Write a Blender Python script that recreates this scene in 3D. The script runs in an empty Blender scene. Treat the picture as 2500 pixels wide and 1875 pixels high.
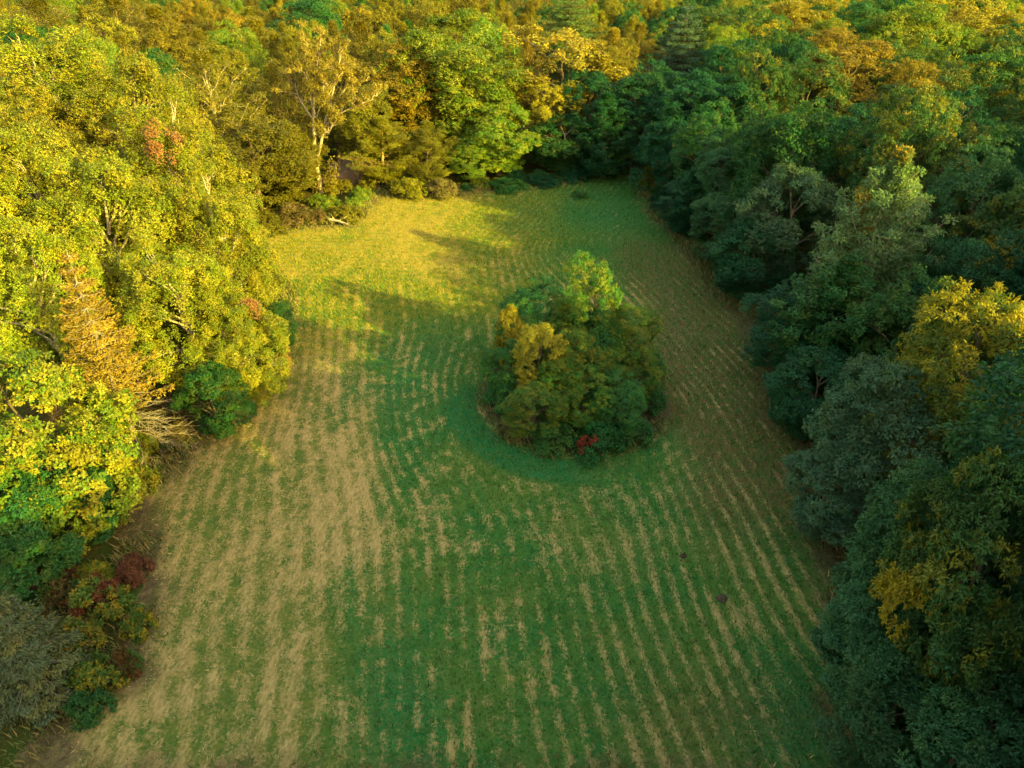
import bpy, math, numpy as np

# ------------------------------------------------------------------ camera, sky, sun, exposure
SC = bpy.context.scene
COL = SC.collection
CAM_H, PITCH, FPX = 35.0, math.radians(33.0), 1752.0      # focal length in pixels of a 2500 px wide frame
cam_d = bpy.data.cameras.new("camera")
cam = bpy.data.objects.new("camera", cam_d)
COL.objects.link(cam)
cam.location = (0, 0, CAM_H)
cam.rotation_euler = (math.radians(90) - PITCH, 0, 0)
cam_d.sensor_fit = 'HORIZONTAL'
cam_d.sensor_width = 36.0
cam_d.lens = 36.0 * FPX / 2500.0
cam_d.clip_start, cam_d.clip_end = 0.5, 6000
SC.camera = cam

SUN_AZ = (0.80, -0.60)            # horizontal direction towards the sun
SUN_EL = math.radians(19.5)
w = bpy.data.worlds.new("World")
SC.world = w
w.use_nodes = True
nt = w.node_tree
sky = nt.nodes.new("ShaderNodeTexSky")
sky.sky_type = 'NISHITA'
sky.sun_disc = False
sky.sun_elevation = SUN_EL
sky.sun_rotation = math.atan2(SUN_AZ[0], SUN_AZ[1])
sky.air_density, sky.dust_density, sky.ozone_density = 2.6, 5.0, 0.0
nt.links.new(sky.outputs[0], nt.nodes["Background"].inputs[0])
nt.nodes["Background"].inputs[1].default_value = 0.15
sun_d = bpy.data.lights.new("sun", 'SUN')
sun_d.energy = 4.9
sun_d.angle = math.radians(0.6)
sun_d.color = (1.0, 0.79, 0.09)
sun = bpy.data.objects.new("sun", sun_d)
COL.objects.link(sun)
ce = math.cos(SUN_EL)
sx, sy, sz = SUN_AZ[0] * ce, SUN_AZ[1] * ce, math.sin(SUN_EL)
from mathutils import Vector
sun.rotation_euler = Vector((sx, sy, sz)).to_track_quat('Z', 'Y').to_euler()
sun.location = (60, -45, 60)
SC.view_settings.view_transform = 'Standard'
SC.view_settings.look = 'None'
SC.view_settings.exposure = 1.95
SC.view_settings.gamma = 1.0
SC.render.engine = 'CYCLES'
SC.cycles.use_denoising = True
SC.cycles.use_adaptive_sampling = True
SC.cycles.adaptive_threshold = 0.02
SC.cycles.max_bounces = 6
SC.cycles.diffuse_bounces = 4
SC.cycles.transmission_bounces = 4
SC.cycles.transparent_max_bounces = 4

# ------------------------------------------------------------------ helpers
rng = np.random.default_rng(7)
cP, sP = math.cos(PITCH), math.sin(PITCH)

def at(px, py, z=0.0):
    """ground position seen at a pixel of the 2500x1875 photograph, at height z"""
    x = (px - 1250) / FPX
    v = (937.5 - py) / FPX
    dy, dz = cP + v * sP, -sP + v * cP
    t = (z - CAM_H) / dz
    return x * t, dy * t, t

def project(x, y, z=0.0):
    zz = z - CAM_H
    d = y * cP - zz * sP
    u = y * sP + zz * cP
    return 1250 + x / d * FPX, 937.5 - u / d * FPX, d

def hsh(i, j, s):
    h = (i.astype(np.int64) * 374761393 + j.astype(np.int64) * 668265263 + s * 974711) & 0x7fffffff
    h = ((h ^ (h >> 13)) * 1274126177) & 0x7fffffff
    return ((h ^ (h >> 16)) & 0xffffff) / float(0xffffff)

def vnoise(x, y, s=0):
    xi, yi = np.floor(x), np.floor(y)
    fx, fy = x - xi, y - yi
    fx, fy = fx * fx * (3 - 2 * fx), fy * fy * (3 - 2 * fy)
    a, b = hsh(xi, yi, s), hsh(xi + 1, yi, s)
    c, d = hsh(xi, yi + 1, s), hsh(xi + 1, yi + 1, s)
    return (a * (1 - fx) + b * fx) * (1 - fy) + (c * (1 - fx) + d * fx) * fy

def fbm(x, y, s=0, o=4):
    v, a, t = 0, 0.5, 0
    for k in range(o):
        v = v + a * vnoise(x * 2 ** k + 17.3 * k, y * 2 ** k - 9.1 * k, s + k)
        t += a
        a *= 0.5
    return v / t

def sstep(a, b, x):
    t = np.clip((x - a) / (b - a), 0, 1)
    return t * t * (3 - 2 * t)

def nrm(v):
    return v / np.maximum(np.linalg.norm(v, axis=-1, keepdims=True), 1e-9)

def mesh_np(name, V, F, mat=None, attrs=None, smooth=False):
    """V (n,3), F (m,k) all faces of one size; attrs: {name: (domain, values)}"""
    me = bpy.data.meshes.new(name)
    V = np.asarray(V, np.float32)
    F = np.asarray(F, np.int32)
    m, k = F.shape
    me.vertices.add(len(V))
    me.vertices.foreach_set("co", V.ravel())
    me.loops.add(m * k)
    me.loops.foreach_set("vertex_index", F.ravel())
    me.polygons.add(m)
    me.polygons.foreach_set("loop_start", np.arange(0, m * k, k, dtype=np.int32))
    me.polygons.foreach_set("loop_total", np.full(m, k, np.int32))
    if smooth:
        me.polygons.foreach_set("use_smooth", np.ones(m, bool))
    me.update(calc_edges=True)
    for an, (dom, vals) in (attrs or {}).items():
        a = me.attributes.new(an, 'FLOAT', dom)
        a.data.foreach_set("value", np.asarray(vals, np.float32))
    if mat:
        me.materials.append(mat)
    return me

def obj(name, me, parent=None, **props):
    o = bpy.data.objects.new(name, me)
    COL.objects.link(o)
    if parent:
        o.parent = parent
    for k, v in props.items():
        if v is not None:
            o[k] = v
    return o

# ------------------------------------------------------------------ materials
def new_mat(name):
    m = bpy.data.materials.new(name)
    m.use_nodes = True
    t = m.node_tree
    t.nodes.clear()
    out = t.nodes.new("ShaderNodeOutputMaterial")
    return m, t, out

def nd(t, kind, **kw):
    n = t.nodes.new(kind)
    for k, v in kw.items():
        setattr(n, k, v)
    return n

def mixc(t, fac, a, b, blend='MIX'):
    n = nd(t, "ShaderNodeMix", data_type='RGBA', blend_type=blend)
    for i, v in ((0, fac), (6, a), (7, b)):
        if isinstance(v, (int, float)):
            n.inputs[i].default_value = v
        elif isinstance(v, tuple):
            n.inputs[i].default_value = (*v, 1)
        else:
            t.links.new(v, n.inputs[i])
    return n.outputs[2]

def mth(t, op, a, b=None, c=None):
    n = nd(t, "ShaderNodeMath", operation=op)
    for i, v in enumerate((a, b, c)):
        if v is None:
            continue
        if isinstance(v, (int, float)):
            n.inputs[i].default_value = v
        else:
            t.links.new(v, n.inputs[i])
    return n.outputs[0]

def mrange(t, v, a, b, c, d):
    n = nd(t, "ShaderNodeMapRange")
    t.links.new(v, n.inputs[0])
    for i, q in enumerate((a, b, c, d)):
        n.inputs[i + 1].default_value = q
    return n.outputs[0]

LEAF = {}
def leaf_mat(name, c1, c2, amt=0.3, transl=0.3, c3=None, amt3=0.0):
    """leaf colours of a species: c1 main, c2 turning twigs, c3 a few turned branches"""
    LEAF[name] = dict(c1=c1, c2=c2, amt=amt, transl=transl, c3=c3 or c1, amt3=amt3)

def foliage_material():
    """one leaf material; each crown carries its species' colours as properties"""
    m, t, out = new_mat("foliage")
    def ob(nm, o="Color"):
        return nd(t, "ShaderNodeAttribute", attribute_name=nm, attribute_type='OBJECT').outputs[o]
    rnd = nd(t, "ShaderNodeAttribute", attribute_name="rnd").outputs["Fac"]
    cl = nd(t, "ShaderNodeAttribute", attribute_name="cl").outputs["Fac"]
    bl = nd(t, "ShaderNodeAttribute", attribute_name="bl").outputs["Fac"]
    oi = nd(t, "ShaderNodeObjectInfo").outputs["Random"]
    k = mth(t, 'FRACT', mth(t, 'ADD', cl, mth(t, 'MULTIPLY', oi, 3.7)))
    f = nd(t, "ShaderNodeClamp").outputs[0]
    t.links.new(mth(t, 'DIVIDE', mth(t, 'ADD', mth(t, 'ADD', k, ob("amt", "Fac")), -0.85), 0.3), f.node.inputs[0])
    col = mixc(t, f, ob("c1"), ob("c2"))
    kb = mth(t, 'FRACT', mth(t, 'ADD', bl, mth(t, 'MULTIPLY', oi, 5.3)))
    f3 = mth(t, 'GREATER_THAN', mth(t, 'ADD', kb, ob("amt3", "Fac")), 1.0)
    col = mixc(t, f3, col, ob("c3"))
    hs = nd(t, "ShaderNodeHueSaturation")
    t.links.new(col, hs.inputs["Color"])
    t.links.new(mth(t, 'ADD', mrange(t, rnd, 0, 1, 0.488, 0.512), mrange(t, oi, 0, 1, -0.012, 0.012)), hs.inputs["Hue"])
    t.links.new(mth(t, 'MULTIPLY', mrange(t, rnd, 0, 1, 0.86, 1.14), mth(t, 'MULTIPLY', mrange(t, bl, 0, 1, 0.80, 1.18), mrange(t, oi, 0, 1, 0.86, 1.14))), hs.inputs["Value"])
    col = hs.outputs[0]
    p = nd(t, "ShaderNodeBsdfPrincipled")
    t.links.new(col, p.inputs["Base Color"])
    p.inputs["Roughness"].default_value = 0.55
    p.inputs["Specular IOR Level"].default_value = 0.25
    tr = nd(t, "ShaderNodeBsdfTranslucent")
    t.links.new(mixc(t, 1.0, col, (1.25, 1.15, 0.55), 'MULTIPLY'), tr.inputs[0])
    mx = nd(t, "ShaderNodeMixShader")
    t.links.new(ob("transl", "Fac"), mx.inputs[0])
    t.links.new(p.outputs[0], mx.inputs[1])
    t.links.new(tr.outputs[0], mx.inputs[2])
    t.links.new(mx.outputs[0], out.inputs[0])
    return m
FOLIAGE = foliage_material()

def dress(o, leaf):
    for k, v in LEAF[leaf].items():
        o[k] = v

BARK = {}
def bark_mat(name, c1, c2):
    if name in BARK:
        return BARK[name]
    m, t, out = new_mat("bark_" + name)
    tc = nd(t, "ShaderNodeTexCoord").outputs["Object"]
    mp = nd(t, "ShaderNodeMapping")
    mp.inputs["Scale"].default_value = (5, 5, 1.1)
    t.links.new(tc, mp.inputs[0])
    n = nd(t, "ShaderNodeTexNoise")
    n.inputs["Scale"].default_value = 1.6
    n.inputs["Detail"].default_value = 6
    t.links.new(mp.outputs[0], n.inputs[0])
    f = mrange(t, n.outputs["Fac"], 0.35, 0.65, 0, 1)
    p = nd(t, "ShaderNodeBsdfPrincipled")
    t.links.new(mixc(t, f, c1, c2), p.inputs["Base Color"])
    p.inputs["Roughness"].default_value = 0.85
    b = nd(t, "ShaderNodeBump")
    b.inputs["Strength"].default_value = 0.6
    b.inputs["Distance"].default_value = 0.05
    t.links.new(n.outputs["Fac"], b.inputs["Height"])
    t.links.new(b.outputs[0], p.inputs["Normal"])
    t.links.new(p.outputs[0], out.inputs[0])
    BARK[name] = m
    return m

def tree_bark():
    m, t, out = new_mat("tree_bark")
    def ob(nm):
        return nd(t, "ShaderNodeAttribute", attribute_name=nm, attribute_type='OBJECT').outputs["Color"]
    mp = nd(t, "ShaderNodeMapping")
    mp.inputs["Scale"].default_value = (5, 5, 1.1)
    t.links.new(nd(t, "ShaderNodeTexCoord").outputs["Object"], mp.inputs[0])
    n = nd(t, "ShaderNodeTexNoise")
    n.inputs["Scale"].default_value = 1.6
    n.inputs["Detail"].default_value = 6
    t.links.new(mp.outputs[0], n.inputs[0])
    p = nd(t, "ShaderNodeBsdfPrincipled")
    t.links.new(mixc(t, mrange(t, n.outputs["Fac"], 0.35, 0.65, 0, 1), ob("bark1"), ob("bark2")), p.inputs["Base Color"])
    p.inputs["Roughness"].default_value = 0.85
    t.links.new(p.outputs[0], out.inputs[0])
    return m
TREE_BARK = tree_bark()
BARKC = dict(brown=((0.05, 0.037, 0.026), (0.13, 0.10, 0.07)), pale=((0.26, 0.21, 0.14), (0.46, 0.40, 0.29)),
             white=((0.20, 0.17, 0.12), (0.44, 0.40, 0.32)), grey=((0.10, 0.085, 0.075), (0.24, 0.21, 0.18)),
             ochre=((0.17, 0.11, 0.05), (0.33, 0.23, 0.11)))
bark_mat('brown', (0.05, 0.037, 0.026), (0.13, 0.10, 0.07))
bark_mat('pale', (0.26, 0.21, 0.14), (0.46, 0.40, 0.29))
bark_mat('white', (0.38, 0.33, 0.26), (0.66, 0.62, 0.54))
bark_mat('grey', (0.10, 0.085, 0.075), (0.24, 0.21, 0.18))
bark_mat('ochre', (0.17, 0.11, 0.05), (0.33, 0.23, 0.11))

# leaves: real surface colours
leaf_mat('sycamore', (0.140, 0.185, 0.012), (0.25, 0.245, 0.018), 0.45, 0.33, (0.24, 0.13, 0.05), 0.008)
leaf_mat('gold', (0.130, 0.135, 0.008), (0.20, 0.180, 0.012), 0.4)
leaf_mat('orange', (0.165, 0.138, 0.008), (0.23, 0.180, 0.010), 0.4)
leaf_mat('olive', (0.100, 0.105, 0.008), (0.15, 0.142, 0.010), 0.4)
leaf_mat('lime', (0.095, 0.175, 0.018), (0.19, 0.225, 0.02), 0.4, 0.36)
leaf_mat('yellow', (0.23, 0.225, 0.015), (0.30, 0.27, 0.02), 0.4)
leaf_mat('green', (0.024, 0.108, 0.028), (0.060, 0.130, 0.024), 0.3, 0.36)
leaf_mat('deep', (0.011, 0.078, 0.034), (0.022, 0.096, 0.030), 0.3, 0.36)
leaf_mat('teal', (0.034, 0.118, 0.046), (0.055, 0.138, 0.045), 0.3, 0.38)
leaf_mat('greyteal', (0.050, 0.122, 0.066), (0.075, 0.142, 0.065), 0.35, 0.36)
leaf_mat('hickory', (0.038, 0.110, 0.026), (0.15, 0.165, 0.016), 0.25, 0.34, (0.27, 0.235, 0.012), 0.08)
leaf_mat('maple', (0.085, 0.135, 0.010), (0.19, 0.18, 0.014), 0.45)
leaf_mat('silver', (0.105, 0.205, 0.085), (0.15, 0.235, 0.085), 0.4, 0.38, (0.30, 0.25, 0.03), 0.04)
leaf_mat('island', (0.055, 0.160, 0.024), (0.16, 0.20, 0.020), 0.45, 0.42)
leaf_mat('islanddark', (0.034, 0.150, 0.034), (0.070, 0.170, 0.028), 0.35, 0.42)
leaf_mat('islandred', (0.022, 0.130, 0.036), (0.045, 0.145, 0.03), 0.25, 0.4, (0.24, 0.055, 0.018), 0.10)
leaf_mat('spruce', (0.18, 0.128, 0.014), (0.24, 0.165, 0.020), 0.4, 0.12)
leaf_mat('pine', (0.060, 0.115, 0.022), (0.12, 0.155, 0.022), 0.3, 0.15)
leaf_mat('darkpine', (0.022, 0.060, 0.034), (0.035, 0.075, 0.036), 0.3, 0.1)
leaf_mat('ashen', (0.085, 0.090, 0.065), (0.12, 0.115, 0.08), 0.4, 0.1)
leaf_mat('juniper', (0.060, 0.090, 0.045), (0.115, 0.125, 0.04), 0.35, 0.15)
leaf_mat('sumac_red', (0.075, 0.066, 0.018), (0.15, 0.036, 0.014), 0.22, 0.3, (0.045, 0.10, 0.02), 0.5)
leaf_mat('sumac_mix', (0.055, 0.125, 0.018), (0.24, 0.21, 0.012), 0.35, 0.3, (0.15, 0.05, 0.02), 0.2)
leaf_mat('rust', (0.10, 0.042, 0.022), (0.15, 0.06, 0.03), 0.4)
leaf_mat('goldhick', (0.085, 0.135, 0.018), (0.24, 0.225, 0.012), 0.5, 0.34, (0.29, 0.255, 0.012), 0.2)
leaf_mat('weed', (0.105, 0.098, 0.028), (0.17, 0.13, 0.05), 0.4)

# ------------------------------------------------------------------ foliage and wood builders
class Leaves:
    def __init__(self):
        self.P, self.D, self.C, self.B = [], [], [], []
    def add(self, P, D, c, b):
        self.P.append(P)
        self.D.append(D)
        self.C.append(np.full(len(P), c))
        self.B.append(np.full(len(P), b))
    def build(self, name, r, L=0.25, W=0.5, k=5, spread=0.9, droop=0.25, up=0.55, jit=0.05, mat=None):
        mat = FOLIAGE
        P = np.repeat(np.concatenate(self.P), k, 0)
        D = np.repeat(np.concatenate(self.D), k, 0)
        C = np.repeat(np.concatenate(self.C), k)
        B = np.repeat(np.concatenate(self.B), k)
        n = len(P)
        rv = nrm(r.normal(size=(n, 3)))
        u = nrm(D * 0.55 + rv * spread + np.array([0, 0, -droop]))
        nn = nrm(np.array([0, 0, up]) + D * 0.85 + nrm(r.normal(size=(n, 3))) * 0.36)
        wv = nrm(np.cross(u, nn))
        nn = np.cross(wv, u)
        ll = L * r.uniform(0.65, 1.25, (n, 1))
        P = P + r.normal(size=(n, 3)) * jit
        mid = P + u * ll * 0.48
        V = np.empty((n, 4, 3))
        V[:, 0] = P
        V[:, 1] = mid + wv * ll * W * 0.5 + nn * ll * 0.09
        V[:, 2] = P + u * ll - nn * ll * 0.06
        V[:, 3] = mid - wv * ll * W * 0.5 + nn * ll * 0.09
        F = np.arange(n * 4).reshape(n, 4)
        return mesh_np(name, V.reshape(-1, 3), F, mat, {
            "rnd": ('FACE', r.random(n)), "cl": ('FACE', C), "bl": ('FACE', B)})

def sph(r, n, d=None, lim=-1.0):
    """n random unit vectors, those with dot(v, d) below lim flipped to the other side"""
    v = nrm(r.normal(size=(n, 3)))
    if d is not None:
        dt = v @ d
        v = np.where((dt < lim)[:, None], v - 2 * dt[:, None] * d, v)
    return v

class Wood:
    def __init__(self):
        self.V, self.F, self.n = [], [], 0
    def tube(self, pts, radii, s=6):
        pts = np.asarray(pts, float)
        m = len(pts)
        tg = nrm(np.gradient(pts, axis=0))
        ref = np.array([0.31, 0.95, 0.05]) if abs(tg[0][2]) > 0.7 else np.array([0, 0.05, 1.0])
        a = nrm(np.cross(tg, ref))
        b = np.cross(tg, a)
        th = np.arange(s) / s * 2 * math.pi
        R = np.asarray(radii, float)[:, None, None]
        ring = pts[:, None] + R * (np.cos(th)[None, :, None] * a[:, None] + np.sin(th)[None, :, None] * b[:, None])
        self.V.append(ring.reshape(-1, 3))
        i = np.arange(m - 1)[:, None] * s
        j = np.arange(s)[None]
        j2 = (j + 1) % s
        f = np.stack([i + j, i + j2, i + s + j2, i + s + j], -1).reshape(-1, 4) + self.n
        self.F.append(f)
        self.n += m * s
    def build(self, name, mat):
        return mesh_np(name, np.concatenate(self.V), np.concatenate(self.F), mat, smooth=True)

def curve(p0, p1, sag, r, n=6, wob=0.25):
    t = np.linspace(0, 1, n)[:, None]
    p = p0 * (1 - t) + p1 * t
    p[:, 2] += (sag * 4 * t * (1 - t))[:, 0]
    q = r.normal(size=(n, 3)) * wob * np.linalg.norm(p1 - p0) * 0.12
    q[0] = 0
    q[-1] *= 0.5
    return p + q

def trunk_path(r, h, lean=0.35, n=8):
    t = np.linspace(0, 1, n)
    x = np.cumsum(r.normal(size=n)) * lean * 0.3
    y = np.cumsum(r.normal(size=n)) * lean * 0.3
    x, y = x - x[0], y - y[0]
    return np.stack([x, y, t * h], 1)

PROTO = {}
def proto_broad(key, seed, H=18, R=4.6, zb=3.5, nb=22, rbf=0.40, nc=26, rc=0.62, tips=15, k=5, L=0.26, W=0.5,
                stretch=1.0, power=1.0, droop=0.25, limbs=9, tr=0.26, sparse=0.0, upb=0.25, inner=0.55):
    """rounded tree: trunk, limbs, billows of foliage made of clumps of leafy twigs"""
    r = np.random.default_rng(seed)
    lv, wd = Leaves(), Wood()
    tp = trunk_path(r, H * (0.58 if stretch > 1.5 else 0.70))
    wd.tube(tp, np.linspace(tr, tr * 0.3, len(tp)) * np.array([1.5] + [1] * (len(tp) - 1)), 8)
    cz, hz = (H + zb) / 2, (H - zb) / 2
    c = np.array([0, 0, cz])
    ga = math.pi * (3 - math.sqrt(5))
    for i in range(nb):
        zc = 1 - 2 * (i + 0.5) / nb
        rr = math.sqrt(max(0, 1 - zc * zc)) ** power
        a = i * ga + r.normal() * 0.35
        d = np.array([math.cos(a) * rr, math.sin(a) * rr, zc])
        fr = r.uniform(inner, 0.80) + (r.uniform(0.1, 0.24) if r.random() < 0.2 else 0.0)
        bc = c + d * np.array([R * fr, R * fr, hz * (fr + 0.08)]) + r.normal(size=3) * 0.25
        rb = R * rbf * r.uniform(0.72, 1.22)
        if r.random() < sparse:
            continue
        od = nrm(d + np.array([0, 0, 0.35]))
        if i % max(1, nb // limbs) == 0 or r.random() < 0.25:
            z0 = max(zb * 0.7, min(H * 0.66, bc[2] - R * r.uniform(0.35, 0.9)))
            k0 = np.array([np.interp(z0, tp[:, 2], tp[:, 0]), np.interp(z0, tp[:, 2], tp[:, 1]), z0])
            lp = curve(k0, bc - od * rb * 0.15, 0.3, r, 6, 0.12)
            wd.tube(lp, np.linspace(tr * 0.42, 0.025, 6), 5)
            for q in range(3):
                e = bc + sph(r, 1, od, 0)[0] * rb * 0.6
                wd.tube(curve(lp[2 + q], e, 0.1, r, 4), np.linspace(0.05, 0.012, 4), 4)
        bl = r.random()
        cd = sph(r, nc, od, -0.25)
        cp = bc + cd * rb * np.array([1, 1, stretch]) * r.uniform(0.62, 1.05, (nc, 1))
        for j in range(nc):
            o2 = nrm(cd[j] * 0.8 + od * 0.5 + np.array([0, 0, upb]))
            nt_ = max(4, int(tips * r.uniform(0.6, 1.35)))
            td = sph(r, nt_, o2, -0.15)
            tpz = cp[j] + td * rc * np.array([1, 1, 0.8 * stretch]) * r.uniform(0.45, 1.0, (nt_, 1))
            lv.add(tpz, nrm(td + o2 * 0.5), r.random(), bl)
    PROTO[key] = (wd.build("trunk_" + key, TREE_BARK),
                  lv.build("crown_" + key, r, L=L, W=W, k=k, droop=droop), H, R)

def proto_spray(key, seed, H=18, R=4.6, zb=4, ns=46, nc=9, rc=0.5, tips=12, k=5, L=0.24, W=0.4, rise=0.45, flat=0.55,
                tr=0.24, droop=0.2, start=0.25, wood_r=0.06, top=1.0):
    """tree whose foliage follows ascending branches, so limbs show and the outline is feathery"""
    r = np.random.default_rng(seed)
    lv, wd = Leaves(), Wood()
    tp = trunk_path(r, H * 0.9, 0.4)
    wd.tube(tp, np.linspace(tr, 0.04, len(tp)) * np.array([1.5] + [1] * (len(tp) - 1)), 8)
    ga = math.pi * (3 - math.sqrt(5))
    for i in range(ns):
        f = (i + 0.5) / ns
        z1 = zb + (H - zb) * f
        a = i * ga + r.normal() * 0.3
        prof = math.sin(math.pi * min(1, (f * 0.92 + 0.16) ** top)) ** 0.6
        ln = R * prof * r.uniform(0.75, 1.1)
        z0 = max(zb * 0.55, z1 - ln * (rise + 0.35) - 1.0)
        k0 = np.array([np.interp(z0, tp[:, 2], tp[:, 0]), np.interp(z0, tp[:, 2], tp[:, 1]), z0])
        e = np.array([math.cos(a) * ln, math.sin(a) * ln, min(H, z1 + rise * ln * 0.3)])
        lp = curve(k0, e, -0.15 * ln * 0.3, r, 7)
        wd.tube(lp, np.linspace(wood_r * (1.25 - 0.6 * f), 0.015, 7), 5)
        bl = r.random()
        for j in range(nc):
            t = start + (1 - start) * (j + r.random()) / nc
            q = np.array([np.interp(t * 6, range(7), lp[:, x]) for x in range(3)])
            dr = nrm(e - k0)
            side = nrm(np.cross(dr, [0, 0, 1.0])) * r.normal() * 0.55 * (1.25 - t) * ln * 0.35
            cpt = q + side + np.array([0, 0, r.normal() * 0.2])
            o2 = nrm(dr + np.array([0, 0, 0.3]) + nrm(side + 1e-6) * 0.3)
            nt_ = max(4, int(tips * r.uniform(0.6, 1.3)))
            td = sph(r, nt_, o2, -0.2)
            rr = rc * (1.15 - 0.45 * t)
            lv.add(cpt + td * rr * np.array([1.1, 1.1, flat]), nrm(td * 0.6 + o2), r.random(), bl)
            if j % 3 == 0:
                wd.tube(np.stack([q, (q + cpt) / 2 + r.normal(size=3) * 0.08, cpt + td[0] * rr]), [0.03, 0.02, 0.01], 4)
    PROTO[key] = (wd.build("trunk_" + key, TREE_BARK),
                  lv.build("crown_" + key, r, L=L, W=W, k=k, droop=droop), H, R)

def proto_conifer(key, seed, H=17, R=3.6, tiers=30, per=6, z0=0.2, dead=0.0, L=0.2, W=0.28, dens=26, sag=0.12, power=0.8,
                  k=4, tuft=0.16, gap=1.0, tr=0.24, hang=0.25):
    """spruce or pine: whorls of drooping boughs carrying needles; the lowest boughs dead and bare"""
    r = np.random.default_rng(seed)
    lv, wd, dd = Leaves(), Wood(), Wood()
    tp = trunk_path(r, H, 0.12)
    wd.tube(tp, np.linspace(tr, 0.02, len(tp)), 8)
    for i in range(tiers):
        f = (i + 0.5) / tiers
        zf = z0 + (1 - z0) * f
        for j in range(per):
            a = (j + r.random() * 0.8) / per * 2 * math.pi + i * 1.13
            ln = R * (1 - f ** (1 / power) * 0.94) * r.uniform(0.75, 1.12)
            zz = zf * H + r.normal() * 0.12 * gap
            k0 = np.array([np.interp(zz, tp[:, 2], tp[:, 0]), np.interp(zz, tp[:, 2], tp[:, 1]), min(zz, H)])
            d = np.array([math.cos(a), math.sin(a), 0])
            n = 6
            t = np.linspace(0, 1, n)
            p = k0 + d * (t * ln)[:, None]
            p[:, 2] += -sag * ln * np.sin(t * math.pi * 0.9) + 0.10 * ln * t ** 2 - (0.35 * ln * t * (1 - f) * hang * 2)
            isdead = f < dead
            if isdead:
                p[:, 2] -= 0.5 * ln * t ** 1.5
                p[:, 2] = np.maximum(p[:, 2], 0.1)
            if isdead:
                p[1:] += r.normal(size=(n - 1, 3)) * 0.05 * ln
            (dd if isdead else wd).tube(p, np.linspace(0.035 if isdead else 0.045, 0.006, n), 4)
            side = np.cross(d, [0, 0, 1.0])
            if isdead:
                for q in range(22):
                    tt = r.uniform(0.25, 1)
                    b = np.array([np.interp(tt, t, p[:, x]) for x in range(3)])
                    s2 = side * r.choice([-1, 1]) * r.uniform(0.3, 0.8) + d * 0.6
                    e = b + s2 * ln * 0.25 + np.array([0, 0, -0.25 * r.random()])
                    dd.tube(np.stack([b, (b + e) / 2 + r.normal(size=3) * 0.07 + [0, 0, 0.04], e]), [0.015, 0.010, 0.004], 4)
                continue
            m = max(4, int(dens * ln / R))
            tt = r.uniform(0.12, 1.0, m)
            b = np.stack([np.interp(tt, t, p[:, x]) for x in range(3)], 1)
            sd = r.uniform(-1, 1, m)
            wdt = 0.30 * ln * (1.1 - tt) + 0.14
            b = b + side * (sd * wdt)[:, None] + d * (np.abs(sd) * wdt * 0.5)[:, None]
            b[:, 2] -= np.abs(sd) * hang * 0.9 * wdt + r.random(m) * tuft * 0.5
            D = nrm(d + side * sd[:, None] * 0.9 + np.array([0, 0, -0.15]))
            lv.add(b, D, r.random(), r.random())
    PROTO[key] = (wd.build("trunk_" + key, TREE_BARK),
                  lv.build("crown_" + key, r, L=L, W=W, k=k, spread=0.55, droop=hang, jit=tuft * 0.5), H, R,
                  dd.build("dead_" + key, BARK['grey']) if dead > 0 else None)

def proto_shrub(key, seed, H=2.6, R=1.9, nb=11, nc=13, tips=9, k=5, L=0.19, W=0.5, rc=0.33):
    r = np.random.default_rng(seed)
    lv, wd = Leaves(), Wood()
    for i in range(nb):
        a = i * 2.399 + r.normal() * 0.4
        f = math.sqrt((i + 0.4) / nb)
        rb = R * 0.36 * r.uniform(0.7, 1.25)
        top = H * (1 - 0.55 * f * f) * r.uniform(0.75, 1.08)
        bc = np.array([math.cos(a) * R * 0.72 * f, math.sin(a) * R * 0.72 * f, max(rb * 0.6, top - rb)])
        st = np.array([bc[0] * 0.25, bc[1] * 0.25, -0.05])
        wd.tube(curve(st, bc + np.array([0, 0, rb * 0.6]), 0.1, r, 4), np.linspace(0.045, 0.012, 4), 4)
        od = nrm(np.array([math.cos(a) * f, math.sin(a) * f, 0.6]))
        bl = r.random()
        cd = sph(r, nc, od, -0.45)
        cp = bc + cd * rb * r.uniform(0.5, 1.05, (nc, 1)) * np.array([1, 1, 1.15])
        cp[:, 2] = np.maximum(cp[:, 2], 0.1)
        for j in range(nc):
            o2 = nrm(cd[j] + od * 0.5 + np.array([0, 0, 0.3]))
            td = sph(r, tips, o2, -0.2)
            tq = cp[j] + td * rc * r.uniform(0.4, 1, (tips, 1))
            tq[:, 2] = np.maximum(tq[:, 2], 0.05)
            lv.add(tq, nrm(td + o2 * 0.5), r.random(), bl)
    PROTO[key] = (wd.build("stems_" + key, TREE_BARK),
                  lv.build("foliage_" + key, r, L=L, W=W, k=k), H, R)

proto_broad('round1', 11, nc=30, tips=19, L=0.20)
proto_broad('round2', 12, H=17, R=4.9, zb=2.5, nb=26, nc=28, tips=18, L=0.20)
proto_broad('hick1', 13, H=18, R=5.0, zb=2.5, nb=26, nc=24, rc=0.7, tips=15, k=6, L=0.30, W=0.32, droop=0.5, rbf=0.36)
proto_broad('hick2', 14, H=16, R=4.6, zb=1.5, nb=24, nc=24, rc=0.7, tips=15, k=6, L=0.29, W=0.32, droop=0.45, rbf=0.38)
proto_broad('maple1', 15, H=14, R=5.2, zb=1.2, nb=30, nc=26, rc=0.6, tips=17, k=6, L=0.21, W=0.62, rbf=0.33, upb=0.6)
proto_broad('syc1', 16, H=20, R=5.5, zb=2.0, nb=66, nc=17, rc=0.5, tips=24, k=5, L=0.155, W=0.62, rbf=0.21, stretch=2.2, inner=0.45, limbs=11, upb=0.7, tr=0.34)
proto_broad('syc2', 17, H=18, R=5.2, zb=1.0, nb=64, nc=17, rc=0.5, tips=24, k=5, L=0.155, W=0.62, rbf=0.22, stretch=2.0, inner=0.45, limbs=11, upb=0.6, tr=0.32)
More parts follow.
